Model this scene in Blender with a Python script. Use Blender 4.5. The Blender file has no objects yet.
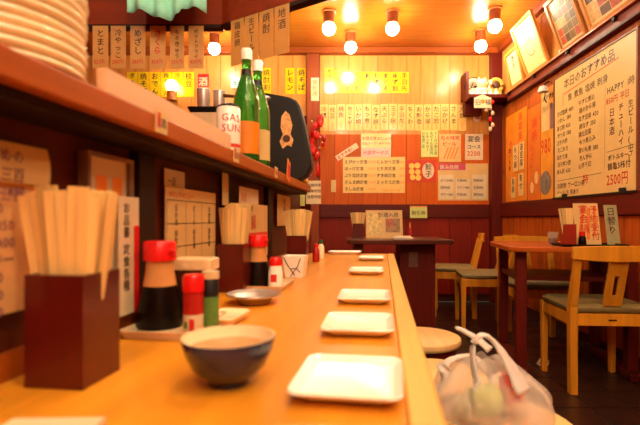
import bpy, math, random
from mathutils import Matrix, Vector
random.seed(7)

# ------------------------------------------------------------------ camera
F, VX, VY, CZ = 450.0, 333.0, 219.0, 0.88          # focal length and vanishing point for a 640 x 425 frame
scn = bpy.context.scene
col = scn.collection
cam = bpy.data.cameras.new('camera'); camo = bpy.data.objects.new('camera', cam); col.objects.link(camo)
camo.location = (0, 0, CZ); camo.rotation_euler = (math.pi/2, 0, 0)
cam.sensor_fit = 'HORIZONTAL'; cam.sensor_width = 36; cam.lens = F/640*36
cam.shift_x = -(VX-320)/640; cam.shift_y = (VY-212.5)/640
cam.clip_start = 0.02
cam.dof.use_dof = True; cam.dof.focus_distance = 3.4; cam.dof.aperture_fstop = 4.8
scn.camera = camo

# ------------------------------------------------------------------ world, exposure
w = bpy.data.worlds.new('world'); scn.world = w; w.use_nodes = True
w.node_tree.nodes['Background'].inputs[0].default_value = (1.0, 0.62, 0.34, 1)
w.node_tree.nodes['Background'].inputs[1].default_value = 0.10
scn.view_settings.view_transform = 'Standard'; scn.view_settings.look = 'None'
scn.view_settings.exposure = 0.18; scn.view_settings.gamma = 1.0; scn.view_settings.use_curve_mapping = False
BULB = 125.0                      # radiance of a warm bulb at the back of the room
BULB2 = 225.0                     # raised radiance of the unseen near bulbs, to brighten the foreground
BULB_COL = (1.0, 0.90, 0.62)

# ------------------------------------------------------------------ pixel rays onto known planes
def on_y(px, py, Y): return Vector(((px-VX)/F*Y, Y, CZ-(py-VY)/F*Y))
def on_z(px, py, z):
    Y = F*(CZ-z)/(py-VY); return Vector(((px-VX)/F*Y, Y, z))
def on_x(px, py, X):
    Y = X*F/(px-VX); return Vector((X, Y, CZ-(py-VY)/F*Y))

# ------------------------------------------------------------------ materials
def lin(c): return tuple((x/255/12.92 if x/255 <= .04045 else ((x/255+.055)/1.055)**2.4) for x in c)
MATS = {}
def mat(name, rgb, rough=.5, metal=0, var=.12, scale=30, bump=0, coat=0, trans=0, emit=0, alpha=1, grain=None, ior=1.45, emitcol=None, spec=.5):
    if name in MATS: return MATS[name]
    m = bpy.data.materials.new(name); m.use_nodes = True; nt = m.node_tree; b = nt.nodes['Principled BSDF']
    c = lin(rgb)
    tc = nt.nodes.new('ShaderNodeTexCoord')
    mp = nt.nodes.new('ShaderNodeMapping'); nt.links.new(tc.outputs['Object'], mp.inputs[0])
    no = nt.nodes.new('ShaderNodeTexNoise'); no.inputs['Scale'].default_value = scale; no.inputs['Detail'].default_value = 4
    if grain: mp.inputs['Scale'].default_value = grain
    nt.links.new(mp.outputs[0], no.inputs['Vector'])
    rp = nt.nodes.new('ShaderNodeValToRGB')
    rp.color_ramp.elements[0].position = .3; rp.color_ramp.elements[1].position = .7
    rp.color_ramp.elements[0].color = tuple(x*(1-var) for x in c)+(1,)
    rp.color_ramp.elements[1].color = tuple(min(1, x*(1+var)) for x in c)+(1,)
    nt.links.new(no.outputs['Fac'], rp.inputs[0]); nt.links.new(rp.outputs[0], b.inputs['Base Color'])
    b.inputs['Roughness'].default_value = rough; b.inputs['Metallic'].default_value = metal
    b.inputs['Coat Weight'].default_value = coat; b.inputs['Coat Roughness'].default_value = .12
    b.inputs['Transmission Weight'].default_value = trans; b.inputs['IOR'].default_value = ior
    b.inputs['Specular IOR Level'].default_value = spec
    b.inputs['Alpha'].default_value = alpha
    if emit:
        b.inputs['Emission Color'].default_value = (emitcol or c)+(1,); b.inputs['Emission Strength'].default_value = emit
    if bump:
        bp = nt.nodes.new('ShaderNodeBump'); bp.inputs['Strength'].default_value = bump; bp.inputs['Distance'].default_value = .004
        nt.links.new(no.outputs['Fac'], bp.inputs['Height']); nt.links.new(bp.outputs[0], b.inputs['Normal'])
    MATS[name] = m; return m
def wood(name, rgb, axis='z', rough=.4, var=.2, coat=0, scale=9, knots=False, spec=.25, lo=.86, hi=1.12):
    """wood with grain running along an axis, board-to-board shade variation"""
    if name in MATS: return MATS[name]
    g = {'x': (.12, 1.6, 1.6), 'y': (1.6, .12, 1.6), 'z': (1.6, 1.6, .12)}[axis]
    m = mat(name, rgb, rough, 0, var, scale, bump=.08, coat=coat, grain=tuple(x*2.2 for x in g), spec=spec)
    nt = m.node_tree; b = nt.nodes['Principled BSDF']
    src = b.inputs['Base Color'].links[0].from_socket
    oi = nt.nodes.new('ShaderNodeObjectInfo'); mr = nt.nodes.new('ShaderNodeMapRange')
    mr.inputs['To Min'].default_value = lo; mr.inputs['To Max'].default_value = hi
    nt.links.new(oi.outputs['Random'], mr.inputs['Value'])
    hs = nt.nodes.new('ShaderNodeHueSaturation'); nt.links.new(mr.outputs[0], hs.inputs['Value'])
    last = src
    if knots:
        tc = nt.nodes.new('ShaderNodeTexCoord'); mp = nt.nodes.new('ShaderNodeMapping')
        mp.inputs['Scale'].default_value = (7, 7, 3.0); nt.links.new(tc.outputs['Object'], mp.inputs[0])
        vo = nt.nodes.new('ShaderNodeTexVoronoi'); vo.inputs['Scale'].default_value = 1; nt.links.new(mp.outputs[0], vo.inputs['Vector'])
        r2 = nt.nodes.new('ShaderNodeValToRGB'); r2.color_ramp.elements[0].position = .05; r2.color_ramp.elements[1].position = .13
        r2.color_ramp.elements[0].color = (.25, .1, .04, 1); r2.color_ramp.elements[1].color = (1, 1, 1, 1)
        nt.links.new(vo.outputs['Distance'], r2.inputs[0])
        mx = nt.nodes.new('ShaderNodeMix'); mx.data_type = 'RGBA'; mx.blend_type = 'MULTIPLY'; mx.inputs[0].default_value = 1
        nt.links.new(last, mx.inputs[6]); nt.links.new(r2.outputs[0], mx.inputs[7]); last = mx.outputs[2]
    nt.links.new(last, hs.inputs['Color']); nt.links.new(hs.outputs[0], b.inputs['Base Color'])
    return m
def paper(name, rgb, transl=.25, rough=.55):
    """thin sheet that lets some light through"""
    if name in MATS: return MATS[name]
    m = mat(name, rgb, rough, var=.05, scale=12, coat=.0)
    nt = m.node_tree; b = nt.nodes['Principled BSDF']; out = nt.nodes['Material Output']
    t = nt.nodes.new('ShaderNodeBsdfTranslucent'); nt.links.new(b.inputs['Base Color'].links[0].from_socket, t.inputs[0])
    mx = nt.nodes.new('ShaderNodeMixShader'); mx.inputs[0].default_value = transl
    nt.links.new(b.outputs[0], mx.inputs[1]); nt.links.new(t.outputs[0], mx.inputs[2]); nt.links.new(mx.outputs[0], out.inputs[0])
    return m

W_PALE = wood('pine_boards', (210, 136, 64), 'z', .3, .16, coat=.12, knots=False)
W_MID = wood('orange_boards', (194, 84, 4), 'z', .45, .16, coat=0)
W_RED = wood('red_boards', (128, 26, 4), 'z', .5, .16, coat=0)
W_KNOT = wood('knotty_boards', (166, 74, 14), 'z', .5, .25, coat=0, knots=True)
W_DARK = wood('dark_red_timber', (88, 18, 6), 'x', .45, .2)
W_DARKV = wood('dark_red_post', (92, 18, 6), 'z', .45, .2)
W_PANEL = wood('dark_panel', (84, 30, 8), 'y', .5, .2)
W_POST = wood('near_black_post', (32, 12, 6), 'z', .5, .2)
W_LEDGE = wood('ledge_wood', (168, 78, 8), 'y', .4, .18)
W_LIP = wood('pale_lip_wood', (226, 178, 136), 'y', .5, .08)
W_COUNTER = wood('counter_wood', (224, 144, 34), 'y', .35, .16, coat=.12, scale=7)
W_EDGE = wood('counter_edge_wood', (234, 168, 76), 'y', .35, .12, coat=.2)
W_CEIL = wood('ceiling_wood', (176, 94, 26), 'x', .25, .16, coat=.35)
W_VAL = wood('valance_board', (126, 42, 10), 'x', .6, .12)
W_CHAIR = wood('chair_wood', (208, 134, 30), 'z', .4, .15, coat=.15)
W_TABLE = wood('table_wood', (164, 74, 18), 'x', .35, .18, coat=.15)
W_STOOL = wood('stool_wood', (232, 190, 122), 'y', .4, .08)
W_STICK = wood('chopstick_wood', (238, 194, 120), 'z', .6, .1, scale=30, lo=.66, hi=1.12)
M_LACQ = mat('red_lacquer', (84, 14, 8), .3, coat=.3)
M_LACQ2 = mat('lacquer_inside', (40, 10, 8), .5)
M_WHITE = mat('white_porcelain', (250, 244, 226), .2, var=.02, coat=.5)
M_CREAM = mat('cream_porcelain', (250, 226, 178), .25, var=.03, coat=.4)
M_NAVY = mat('dark_blue_glaze', (42, 36, 62), .25, var=.15, coat=.5)
M_SOUP = mat('pale_broth', (186, 128, 72), .15, var=.15, scale=60)
M_REDP = mat('red_plastic', (216, 20, 16), .3, var=.05)
M_DKRED = mat('dark_red_plastic', (170, 26, 18), .35, var=.1)
M_SOY = mat('soy_sauce_dark', (18, 7, 4), .3, spec=.2)
M_AMBER = mat('amber_glass', (205, 140, 80), .1, var=.1, coat=.5)
M_BLACK = mat('black_plastic', (10, 8, 9), .5, var=.1)
M_STEEL = mat('brushed_steel', (225, 220, 212), .32, metal=.85, var=.06)
M_TRAY = mat('beige_tray', (214, 180, 134), .4, var=.06)
M_GREENLB = mat('green_label', (88, 132, 58), .4, var=.3, scale=60)
M_PAPW = paper('white_paper', (240, 218, 176))
M_PAPC = paper('cream_paper', (236, 198, 128))
M_PAPY = mat('yellow_card', (244, 200, 24), .22, var=.06, coat=.7)
M_PAPS = mat('strip_card', (230, 184, 96), .35, var=.05, coat=.2)
M_PAPG = mat('pale_green_sheet', (206, 206, 116), .4, var=.06)
M_PAPO = mat('orange_sheet', (222, 126, 20), .45, var=.12, scale=9)
M_PAPK = paper('tan_hanging_paper', (216, 158, 88), .3, .45)
M_INK = mat('black_ink', (28, 16, 12), .5, var=.05)
M_INKB = mat('brown_ink', (74, 44, 28), .5, var=.05)
M_INKR = mat('red_ink', (206, 40, 24), .5, var=.05)
M_INKO = mat('orange_ink', (236, 130, 40), .5, var=.05)
M_INKP = mat('purple_ink', (134, 76, 96), .5, var=.05)
M_PINK = mat('pink_print', (196, 70, 96), .45, var=.1)
M_BOARD = mat('whiteboard_face', (222, 184, 116), .3, var=.04, scale=6, coat=.2)
M_CUSH = mat('olive_cushion', (126, 108, 62), .6, var=.12, scale=40)
M_TILE = mat('dark_floor_tile', (48, 26, 18), .32, var=.25, scale=14, bump=.1)
M_GROUT = mat('tile_grout', (26, 20, 18), .8)
M_CHROME = mat('chrome', (220, 220, 215), .12, metal=1, var=.02)
M_CLOTH = mat('pale_green_cloth', (150, 214, 186), .8, var=.06)
M_GOLD = mat('straw_gold', (214, 168, 70), .7, var=.2, scale=60)
M_BULB = mat('lit_bulb', (255, 240, 210), .5, emit=BULB, emitcol=BULB_COL)
M_BULB2 = mat('lit_bulb_strong', (255, 240, 210), .5, emit=BULB2, emitcol=BULB_COL)
M_LAMPB = mat('lamp_socket', (150, 70, 28), .4, var=.1)
M_LAMPB2 = mat('lamp_collar', (196, 112, 44), .4, var=.1)
def glass(name, rgb, rough=.02):
    m = mat(name, rgb, rough, var=.02, trans=.85, ior=1.3); return m
M_GREENG = mat('green_bottle_glass', (90, 205, 80), .05, var=.1, trans=.85, ior=1.4, coat=.5)
M_CLEAR = glass('clear_glass', (240, 236, 225))
# translucent shopping bag film
def film():
    m = mat('bag_film', (250, 240, 228), .3, var=.04, scale=8, coat=.2)
    nt = m.node_tree; b = nt.nodes['Principled BSDF']; out = nt.nodes['Material Output']
    t = nt.nodes.new('ShaderNodeBsdfTranslucent'); t.inputs[0].default_value = (.96, .92, .86, 1)
    tr = nt.nodes.new('ShaderNodeBsdfTransparent'); tr.inputs[0].default_value = (1, .97, .93, 1)
    m1 = nt.nodes.new('ShaderNodeMixShader'); m1.inputs[0].default_value = .45
    m2 = nt.nodes.new('ShaderNodeMixShader'); m2.inputs[0].default_value = .62
    nt.links.new(b.outputs[0], m1.inputs[1]); nt.links.new(t.outputs[0], m1.inputs[2])
    nt.links.new(m1.outputs[0], m2.inputs[1]); nt.links.new(tr.outputs[0], m2.inputs[2]); nt.links.new(m2.outputs[0], out.inputs[0])
    return m
M_FILM = film()
M_FILMH = paper('bag_handle_film', (248, 238, 226), .35, .3)

# ------------------------------------------------------------------ mesh builder
GLYPH = {}
def glyph(ch):
    if ch not in GLYPH:
        c = bpy.data.curves.new('g', 'FONT'); c.body = ch; c.offset = (.018 if ord(ch) < 0x3100 else .007) if ord(ch) > 0x3000 else .012; c.resolution_u = 1 if ord(ch) > 0x3000 else 2
        o = bpy.data.objects.new('g', c); col.objects.link(o)
        m = o.evaluated_get(bpy.context.evaluated_depsgraph_get()).to_mesh()
        vs = [(v.co.x, v.co.y) for v in m.vertices]; fs = [tuple(p.vertices) for p in m.polygons]
        adv = 1.0 if ord(ch) > 0x3000 else (max([v[0] for v in vs])+.08 if vs else .35)
        bpy.data.objects.remove(o); bpy.data.curves.remove(c)
        GLYPH[ch] = (vs, fs, adv)
    return GLYPH[ch]

class MB:
    def __init__(s): s.v = []; s.f = []
    def add(s, vs, fs):
        n = len(s.v); s.v += [tuple(p) for p in vs]; s.f += [tuple(i+n for i in f) for f in fs]; return s
    def box(s, x0, x1, y0, y1, z0, z1, M=None):
        p = [Vector((x, y, z)) for z in (z0, z1) for y in (y0, y1) for x in (x0, x1)]
        if M: p = [M @ q for q in p]
        return s.add(p, [(0, 2, 3, 1), (4, 5, 7, 6), (0, 1, 5, 4), (2, 6, 7, 3), (0, 4, 6, 2), (1, 3, 7, 5)])
    def hexa(s, bottom, top):
        return s.add(list(bottom)+list(top), [(3, 2, 1, 0), (4, 5, 6, 7)]+[(i, (i+1) % 4, 4+(i+1) % 4, 4+i) for i in range(4)])
    def prism(s, poly, z0, z1, M=None):
        n = len(poly); p = [Vector((a, b, z0)) for a, b in poly]+[Vector((a, b, z1)) for a, b in poly]
        if M: p = [M @ q for q in p]
        return s.add(p, [tuple(range(n))[::-1], tuple(range(n, 2*n))]+[(i, (i+1) % n, n+(i+1) % n, n+i) for i in range(n)])
    def lathe(s, prof, n=24, c=(0, 0, 0), sx=1, sy=1, caps=True):
        vs = []; fs = []; k = len(prof)
        for i in range(n):
            a = 2*math.pi*i/n
            for r, z in prof: vs.append((c[0]+r*math.cos(a)*sx, c[1]+r*math.sin(a)*sy, c[2]+z))
        for i in range(n):
            for j in range(k-1):
                a, b = i*k+j, ((i+1) % n)*k+j
                fs.append((a, b, b+1, a+1))
        loop = prof[0] == prof[-1] or not caps
        if prof[0][0] > 1e-4 and not loop: fs.append(tuple(i*k for i in range(n))[::-1])
        if prof[-1][0] > 1e-4 and not loop: fs.append(tuple(i*k+k-1 for i in range(n)))
        return s.add(vs, fs)
    def tube(s, pts, r, n=8, flat=1.0):
        pts = [Vector(p) for p in pts]; vs = []; fs = []; up = Vector((0, 0, 1))
        rs = r if isinstance(r, (list, tuple)) else [r]*len(pts)
        for i, p in enumerate(pts):
            d = (pts[min(i+1, len(pts)-1)]-pts[max(i-1, 0)]).normalized()
            a = d.cross(up if abs(d.dot(up)) < .95 else Vector((1, 0, 0))).normalized(); b = a.cross(d)
            for j in range(n):
                t = 2*math.pi*j/n; vs.append(p+(a*math.cos(t)+b*math.sin(t)*flat)*rs[i])
        for i in range(len(pts)-1):
            for j in range(n): fs.append((i*n+j, i*n+(j+1) % n, (i+1)*n+(j+1) % n, (i+1)*n+j))
        fs.append(tuple(range(n))[::-1]); fs.append(tuple((len(pts)-1)*n+j for j in range(n)))
        return s.add(vs, fs)
    def ball(s, c, r, sx=1, sy=1, sz=1, n=16, k=10):
        prof = [(max(1e-5, r*math.sin(math.pi*j/k)), -r*sz*math.cos(math.pi*j/k)) for j in range(k+1)]
        return s.lathe(prof, n, c, sx, sy)
    def rings(s, rings):
        """rings of equal vertex count, closed first and last"""
        n = len(rings[0]); vs = [p for r in rings for p in r]; fs = []
        for i in range(len(rings)-1):
            for j in range(n): fs.append((i*n+j, i*n+(j+1) % n, (i+1)*n+(j+1) % n, (i+1)*n+j))
        fs.append(tuple(range(n))[::-1]); fs.append(tuple((len(rings)-1)*n+j for j in range(n)))
        return s.add(vs, fs)
    def text(s, body, x, y, size, vertical=False, z=0, ang=0, narrow=1.0, step=None):
        """lettering lying in the local x-y plane; (x, y) is the left end of the baseline, or the top centre of a column"""
        ca, sa = math.cos(ang), math.sin(ang); cx, cy = 0, 0
        for ch in body:
            if ch == ' ':
                if vertical: cy -= size*.5
                else: cx += size*.4
                continue
            vs, fs, adv = glyph(ch)
            if vertical:
                if ch == 'ー': vs = [(b+.12, a-.12) for a, b in vs]
                if not vs: continue
                q = [((a-.5)*size*narrow, cy-size*.85+b*size) for a, b in vs]; cy -= size*(step or 1.04)
            else:
                q = [(cx+a*size*narrow, b*size) for a, b in vs]; cx += adv*size*narrow*(step or 1.0)
            s.add([(x+a*ca-b*sa, y+a*sa+b*ca, z) for a, b in q], fs)
        return s
    def build(s, name, m, parent=None, M=None, smooth=None, bevel=0, kind=None):
        me = bpy.data.meshes.new(name); me.from_pydata([tuple(v) for v in s.v], [], s.f); me.update()
        me.materials.append(m)
        if smooth is not None:
            me.polygons.foreach_set('use_smooth', [True]*len(me.polygons)); me.set_sharp_from_angle(angle=math.radians(smooth))
        o = bpy.data.objects.new(name, me); col.objects.link(o)
        if parent: o.parent = parent
        if M: o.matrix_basis = M
        if bevel:
            b = o.modifiers.new('bevel', 'BEVEL'); b.width = bevel; b.segments = 2; b.limit_method = 'ANGLE'
        if kind: o['kind'] = kind
        return o
def tag(o, label, cat, group=None):
    o['label'] = label; o['category'] = cat
    if group: o['group'] = group
    return o
def thing(name, label, cat, M=None, group=None):
    o = bpy.data.objects.new(name, None); col.objects.link(o); o.empty_display_size = .05
    if M: o.matrix_world = M
    return tag(o, label, cat, group)
def dup(root, M, label=None):
    r = root.copy(); col.objects.link(r); r.matrix_world = M
    if label: r['label'] = label
    def kids(a, b):
        for ch in list(a.children):
            c = ch.copy(); col.objects.link(c); c.parent = b; c.matrix_basis = ch.matrix_basis.copy(); kids(ch, c)
    kids(root, r); return r
def T(x, y, z): return Matrix.Translation((x, y, z))
def RZ(deg): return Matrix.Rotation(math.radians(deg), 4, 'Z')
def RX(deg): return Matrix.Rotation(math.radians(deg), 4, 'X')
def RY(deg): return Matrix.Rotation(math.radians(deg), 4, 'Y')
def frame(o, x, y, n):
    m = Matrix.Identity(4)
    for i, v in enumerate((x, y, n, o)):
        for j in range(3): m[j][i] = v[j]
    return m
def struct(o, label=None):
    o['kind'] = 'structure'
    if label: o['label'] = label
    return o

# ================================================================== THE ROOM
BY, RXW, CEIL = 4.80, 1.78, 2.68        # back wall, right wall, ceiling
LXW, FY = -2.9, -2.4                    # kitchen side wall, wall behind the camera
# floor with tiles
fl = struct(MB().box(LXW, RXW, FY, BY, -.06, -.004).build('floor', M_GROUT), 'dark tiled floor')
tile = MB().box(-.096, .096, -.096, .096, -.004, .0)
tme = None; k = 0
for j in range(16):
    for i in range(9):
        X = .10+.2*i; Y = 1.5+.2*j+.1
        if X > RXW-.06: continue
        if tme is None:
            t = tile.build('tile', M_TILE, fl); tme = t.data
        else:
            t = bpy.data.objects.new('tile', tme); col.objects.link(t); t.parent = fl
        t.location = (X+.005, Y, random.uniform(-.001, .0)); k += 1
MB().box(LXW, 0, FY, BY, -.004, -.001).box(0, RXW, FY, 1.5, -.004, -.001).build('floor_surface', M_TILE, fl)
ceil = struct(MB().box(LXW, RXW, FY, BY, CEIL, CEIL+.05).build('ceiling', W_CEIL), 'varnished warm wooden ceiling')

def planks(parent, mat_, a0, a1, wd, z0, z1, mode, off, gap=.004, th=.012):
    n = max(1, round((a1-a0)/wd)); s = (a1-a0)/n; me = {}
    for i in range(n):
        mb = MB()
        if mode == 'back': mb.box(-s/2+gap/2, s/2-gap/2, -th, 0, z0, z1)
        else: mb.box(-th, 0, -s/2+gap/2, s/2-gap/2, z0, z1)
        if not me:
            o = mb.build('plank', mat_, parent); me[0] = o.data
        else:
            o = bpy.data.objects.new('plank', me[0]); col.objects.link(o); o.parent = parent
        o.location = (a0+s*(i+.5), off, 0) if mode == 'back' else (off, a0+s*(i+.5), 0)
M_GAP = mat('board_gap', (70, 28, 12), .8)
wb = struct(MB().box(LXW, RXW, BY, BY+.08, 0, CEIL).build('wall_back', M_GAP), 'back wall clad in vertical wooden boards')
planks(wb, W_PALE, -.14, 1.70, .155, 1.78, 2.62, 'back', BY, gap=.0028)
planks(wb, W_MID, -.14, 1.70, .155, 1.03, 1.78, 'back', BY)
planks(wb, W_RED, -.14, 1.70, .23, .08, .90, 'back', BY)
planks(wb, W_PALE, LXW+.02, -.28, .155, 1.95, 2.62, 'back', BY)
planks(wb, W_MID, LXW+.02, -.28, .155, .08, 1.92, 'back', BY)
wr = struct(MB().box(RXW, RXW+.08, FY, BY, 0, CEIL).build('wall_right', M_GAP), 'right wall with board cladding')
planks(wr, W_KNOT, .6, 4.70, .15, .08, .90, 'side', RXW)
planks(wr, W_KNOT, .6, 4.70, .30, 1.04, 2.035, 'side', RXW)
planks(wr, W_PALE, .6, 4.70, .30, 2.13, 2.62, 'side', RXW)
struct(MB().box(LXW-.08, LXW, FY, BY, 0, CEIL).build('wall_left', W_MID), 'kitchen side wall')
struct(MB().box(LXW, RXW, FY-.08, FY, 0, CEIL).build('wall_front', W_MID), 'wall behind the viewer')
# posts, rails and top beam
struct(MB().box(-.275, -.145, BY-.07, BY-.001, 0, 2.62).build('trim_1', wood('brown_post', (140, 60, 24), 'z', .45, .2), bevel=.004), 'dark red wooden post on the back wall')
struct(MB().box(1.66, RXW-.001, BY-.10, BY-.001, 0, 2.62).build('trim_2', W_DARKV, bevel=.004), 'dark red corner post')
struct(MB().box(-.14, 1.66, BY-.035, BY-.001, .895, 1.035).build('trim_3', W_DARK, bevel=.003), 'dark red waist rail on the back wall')
struct(MB().box(RXW-.035, RXW-.001, .6, BY-.10, .905, 1.045).build('trim_4', wood('dark_red_rail', (88, 18, 6), 'y', .45, .2), bevel=.003), 'dark red waist rail on the right wall')
struct(MB().box(LXW, RXW-.001, BY-.10, BY-.001, 2.62, CEIL-.001).build('trim_5', wood('beam_wood', (158, 72, 24), 'x', .4, .15), bevel=.003), 'wooden beam along the top of the back wall')
struct(MB().box(RXW-.06, RXW-.001, .6, BY-.10, 2.62, CEIL-.001).build('trim_6', wood('beam_wood_side', (140, 58, 20), 'y', .4, .15), bevel=.003), 'wooden beam along the top of the right wall')
struct(MB().box(LXW, -.275, BY-.05, BY-.001, 1.88, 1.97).build('trim_7', W_DARK, bevel=.003), 'dark kitchen wall rail')
# picture ledge on the right wall
lg = thing('picture_ledge', 'long dark red picture ledge with bright metal edge lines above the whiteboard', 'ledge', T(RXW, 0, 2.04))
MB().box(-.05, -.001, .8, 4.46, .0, .085).build('ledge_board', wood('ledge_red', (120, 40, 22), 'y', .4, .2), lg, bevel=.002)
MB().box(-.075, -.05, .8, 4.46, .075, .087).build('upper_lip', wood('lip_wood', (190, 110, 60), 'y', .3, .1), lg)
MB().box(-.056, -.05, .8, 4.46, .0, .010).build('lower_lip', W_POST, lg)
for y in (2.2, 2.75, 3.3, 3.85, 4.4): MB().box(-.072, -.05, y-.012, y+.012, .05, .075).build('bracket', W_POST, lg)

# ================================================================== LAMPS
def lamp(x, y, label, mb_=M_BULB):
    t = thing('ceiling_lamp', label, 'lamp', T(x, y, CEIL), 'bare bulb ceiling lamps')
    MB().lathe([(.062, 0), (.062, -.012), (.05, -.016)], 20).build('ceiling_plate', M_LAMPB2, t, smooth=40)
    MB().lathe([(.048, -.012), (.048, -.105), (.040, -.112)], 20).build('socket', M_LAMPB, t, smooth=40)
    MB().ball((0, 0, -.150), .056, n=20, k=12).build('bulb', mb_, t, smooth=180)
    return t
l0 = lamp(-.035, 3.90, 'bare round bulb in brown ceiling socket, directly left of two more over the back boards')
l1 = lamp(.16, 1.25, 'bare bulb ceiling lamp over the counter plates', M_BULB2)
for x, y, lb in ((.17, 4.33, 'bare round bulb in brown socket hung closest to the beam, above the yellow strips'),
                 (.515, 3.90, 'bare round bulb in brown ceiling socket, alone between the left group and corner pair'),
                 (1.41, 4.30, 'bare round bulb of the corner pair, the one closer to the back wall beam'),
                 (1.385, 3.85, 'bare round bulb of the corner pair, the one beside the picture frames'),
                 (-1.15, 4.36, 'bare round bulb in ceiling socket over the kitchen, beside the hanging papers'),
                 (.45, 2.35, 'bare bulb ceiling lamp over the dining aisle'),
                 (1.1, 1.1, 'bare bulb ceiling lamp over the near aisle'),
                 (.10, .15, 'added unseen bulb brightening the counter near the blue bowl'), (.75, -.1, 'added unseen bulb beside the viewer brightening the foreground'),  # unseen bulbs added above and behind the viewer to brighten the foreground
                 (-.2, -.8, 'added unseen bulb behind the viewer at the near counter end'), (.55, -.9, 'added unseen bulb behind the viewer over the aisle'), (1.25, -.7, 'added unseen bulb behind the viewer by the right wall'),
                 (.1, -1.7, 'added unseen bulb far behind the viewer on the counter side'), (.9, -1.8, 'added unseen bulb far behind the viewer on the right wall side'),
                 (-1.5, 3.5, 'added unseen bulb brightening the kitchen behind the hanging papers'), (-1.3, 1.5, 'bare bulb ceiling lamp inside the kitchen')):  # first bulb here is added out of view to brighten behind the papers
    dup(l1 if -.9 < x and y < 2 else l0, T(x, y, CEIL), lb)
p = on_y(172, 86, BY-.10)  # glowing globe and holder stand in for a bulb's reflection in the kitchen
t = thing('reflection_globe', 'glowing globe on an orange holder standing in for a bulb reflection among yellow kitchen strips', 'lamp', T(p.x, BY-.012, p.z))
MB().ball((0, -.09, .0), .065, n=18, k=10).build('globe', mat('reflection_glow', (255, 240, 210), .5, emit=12, emitcol=(1, .86, .6)), t, smooth=180)
MB().lathe([(.03, -.16), (.05, -.15), (.05, -.06), (.04, -.05)], 16, (0, -.09, 0)).build('holder', M_LAMPB2, t, smooth=40)
MB().box(-.02, .02, -.09, 0, -.13, -.10).build('bracket', M_LAMPB, t)

# ================================================================== SIGNS AND SHEETS
def sheet(name, label, cat, M, wd, ht, m, inks=(), group=None, th=.0016, curl=0):
    """a sheet standing in local x-y, lower left corner at 0,0; inks = [(part name, material, MB drawn in x-y)]"""
    mb = MB()
    if curl:
        n = 8
        def zz(v): return curl*math.sin(v*math.pi)*.6+curl*v*v*.5
        rr = []
        for i in range(n+1):
            v = i/n; z = zz(1-v); rr.append([(0, ht*v, z), (wd, ht*v, z), (wd, ht*v, z+th), (0, ht*v, z+th)])
        mb.rings(rr)
    else: mb.box(0, wd, 0, ht, 0, th)
    o = thing(name, label, cat, M, group)
    mb.build('paper', m, o, smooth=30 if curl else None)
    for nm, im, ib in inks:
        if not ib.v: continue
        if curl: ib.v = [(x, y, z+zz(1-min(1, max(0, y/ht)))) for x, y, z in ib.v]
        ib.v = [(x, y, z+th+.0006) for x, y, z in ib.v]
        ib.build(nm, im, o)
    return o
def rect(mb, x0, x1, y0, y1, z=0): return mb.add([(x0, y0, z), (x1, y0, z), (x1, y1, z), (x0, y1, z)], [(0, 1, 2, 3)])
def line(mb, x0, y0, x1, y1, wd=.004, z=0):
    d = Vector((x1-x0, y1-y0)).normalized(); n = Vector((-d.y, d.x))*wd/2
    return mb.add([(x0-n.x, y0-n.y, z), (x1-n.x, y1-n.y, z), (x1+n.x, y1+n.y, z), (x0+n.x, y0+n.y, z)], [(0, 1, 2, 3)])
def disc(mb, x, y, r, z=0, n=16, sx=1):
    return mb.add([(x+r*sx*math.cos(2*math.pi*i/n), y+r*math.sin(2*math.pi*i/n), z) for i in range(n)], [tuple(range(n))])
def backM(px0, py1, off=.014):        # lower left corner of a sheet on the back wall
    p = on_y(px0, py1, BY-off); return frame(p, (1, 0, 0), (0, 0, 1), (0, -1, 0))
PB = (BY-.014)/F                      # metres per pixel on the back wall
def rightM(px0, py1, X=RXW-.014):     # lower left (far) corner on the right wall
    p = on_x(px0, py1, X); return frame(p, (0, -1, 0), (0, 0, 1), (-1, 0, 0))
WORDS = ['冷奴', '枝豆', '焼魚', '肉じゃが', 'いか焼', 'もつ煮', 'なす焼', '天ぷら', '玉子焼', '手羽先', 'ちくわ', 'お新香', 'から揚', 'たこ酢', '山かけ', 'さんま']
ORD = ['first', 'second', 'third', 'fourth', 'fifth', 'sixth', 'seventh', 'eighth', 'ninth', 'tenth', 'eleventh', 'twelfth', 'thirteenth', 'fourteenth', 'fifteenth', 'sixteenth', 'seventeenth']
# row of cream menu strips
n = 17
for i in range(n):
    x0 = 320+i*(467-320)/n; wd = (467-320)/n*PB-.009
    ht = (131-105)*PB
    a = MB().text(WORDS[i % len(WORDS)], wd/2, ht-.022, min(.062, (ht-.09)/len(WORDS[i % len(WORDS)])), True)
    b = MB().text(random.choice(['三五〇', '四百円', '五百円', '二八〇']), wd/2, .088, .026, True)
    sheet('menu_strip', 'cream vertical menu strip, %s from the dark post in the long back wall row' % ORD[i],
          'menu strip', backM(x0, 131-random.uniform(0, 1.2)), wd, ht, M_PAPS, [('lettering', M_INKB, a), ('price', M_INKO, b)], 'cream menu strips in a row')
# yellow strips, right of the post
YW = ['やきとり', 'しめさば', 'いか刺', 'たこ刺', 'あじ刺', 'もずく', 'まぐろ', 'ゆず割', '手羽先']
for i in range(9):
    x0 = 325+i*9.35; wd = 9.1*PB; top = 68 if i == 0 else 72; bot = 93
    ht = (bot-top)*PB
    a = MB().text(YW[i], wd/2, ht-.01, min(.066, (ht-.02)/len(YW[i])/1.04), True)
    sheet('yellow_strip', 'glossy yellow strip above the cream row, %s from the dark post' % ORD[i], 'menu strip', backM(x0, bot), wd, ht, M_PAPY, [('lettering', M_INK, a)], 'yellow menu strips')
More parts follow.
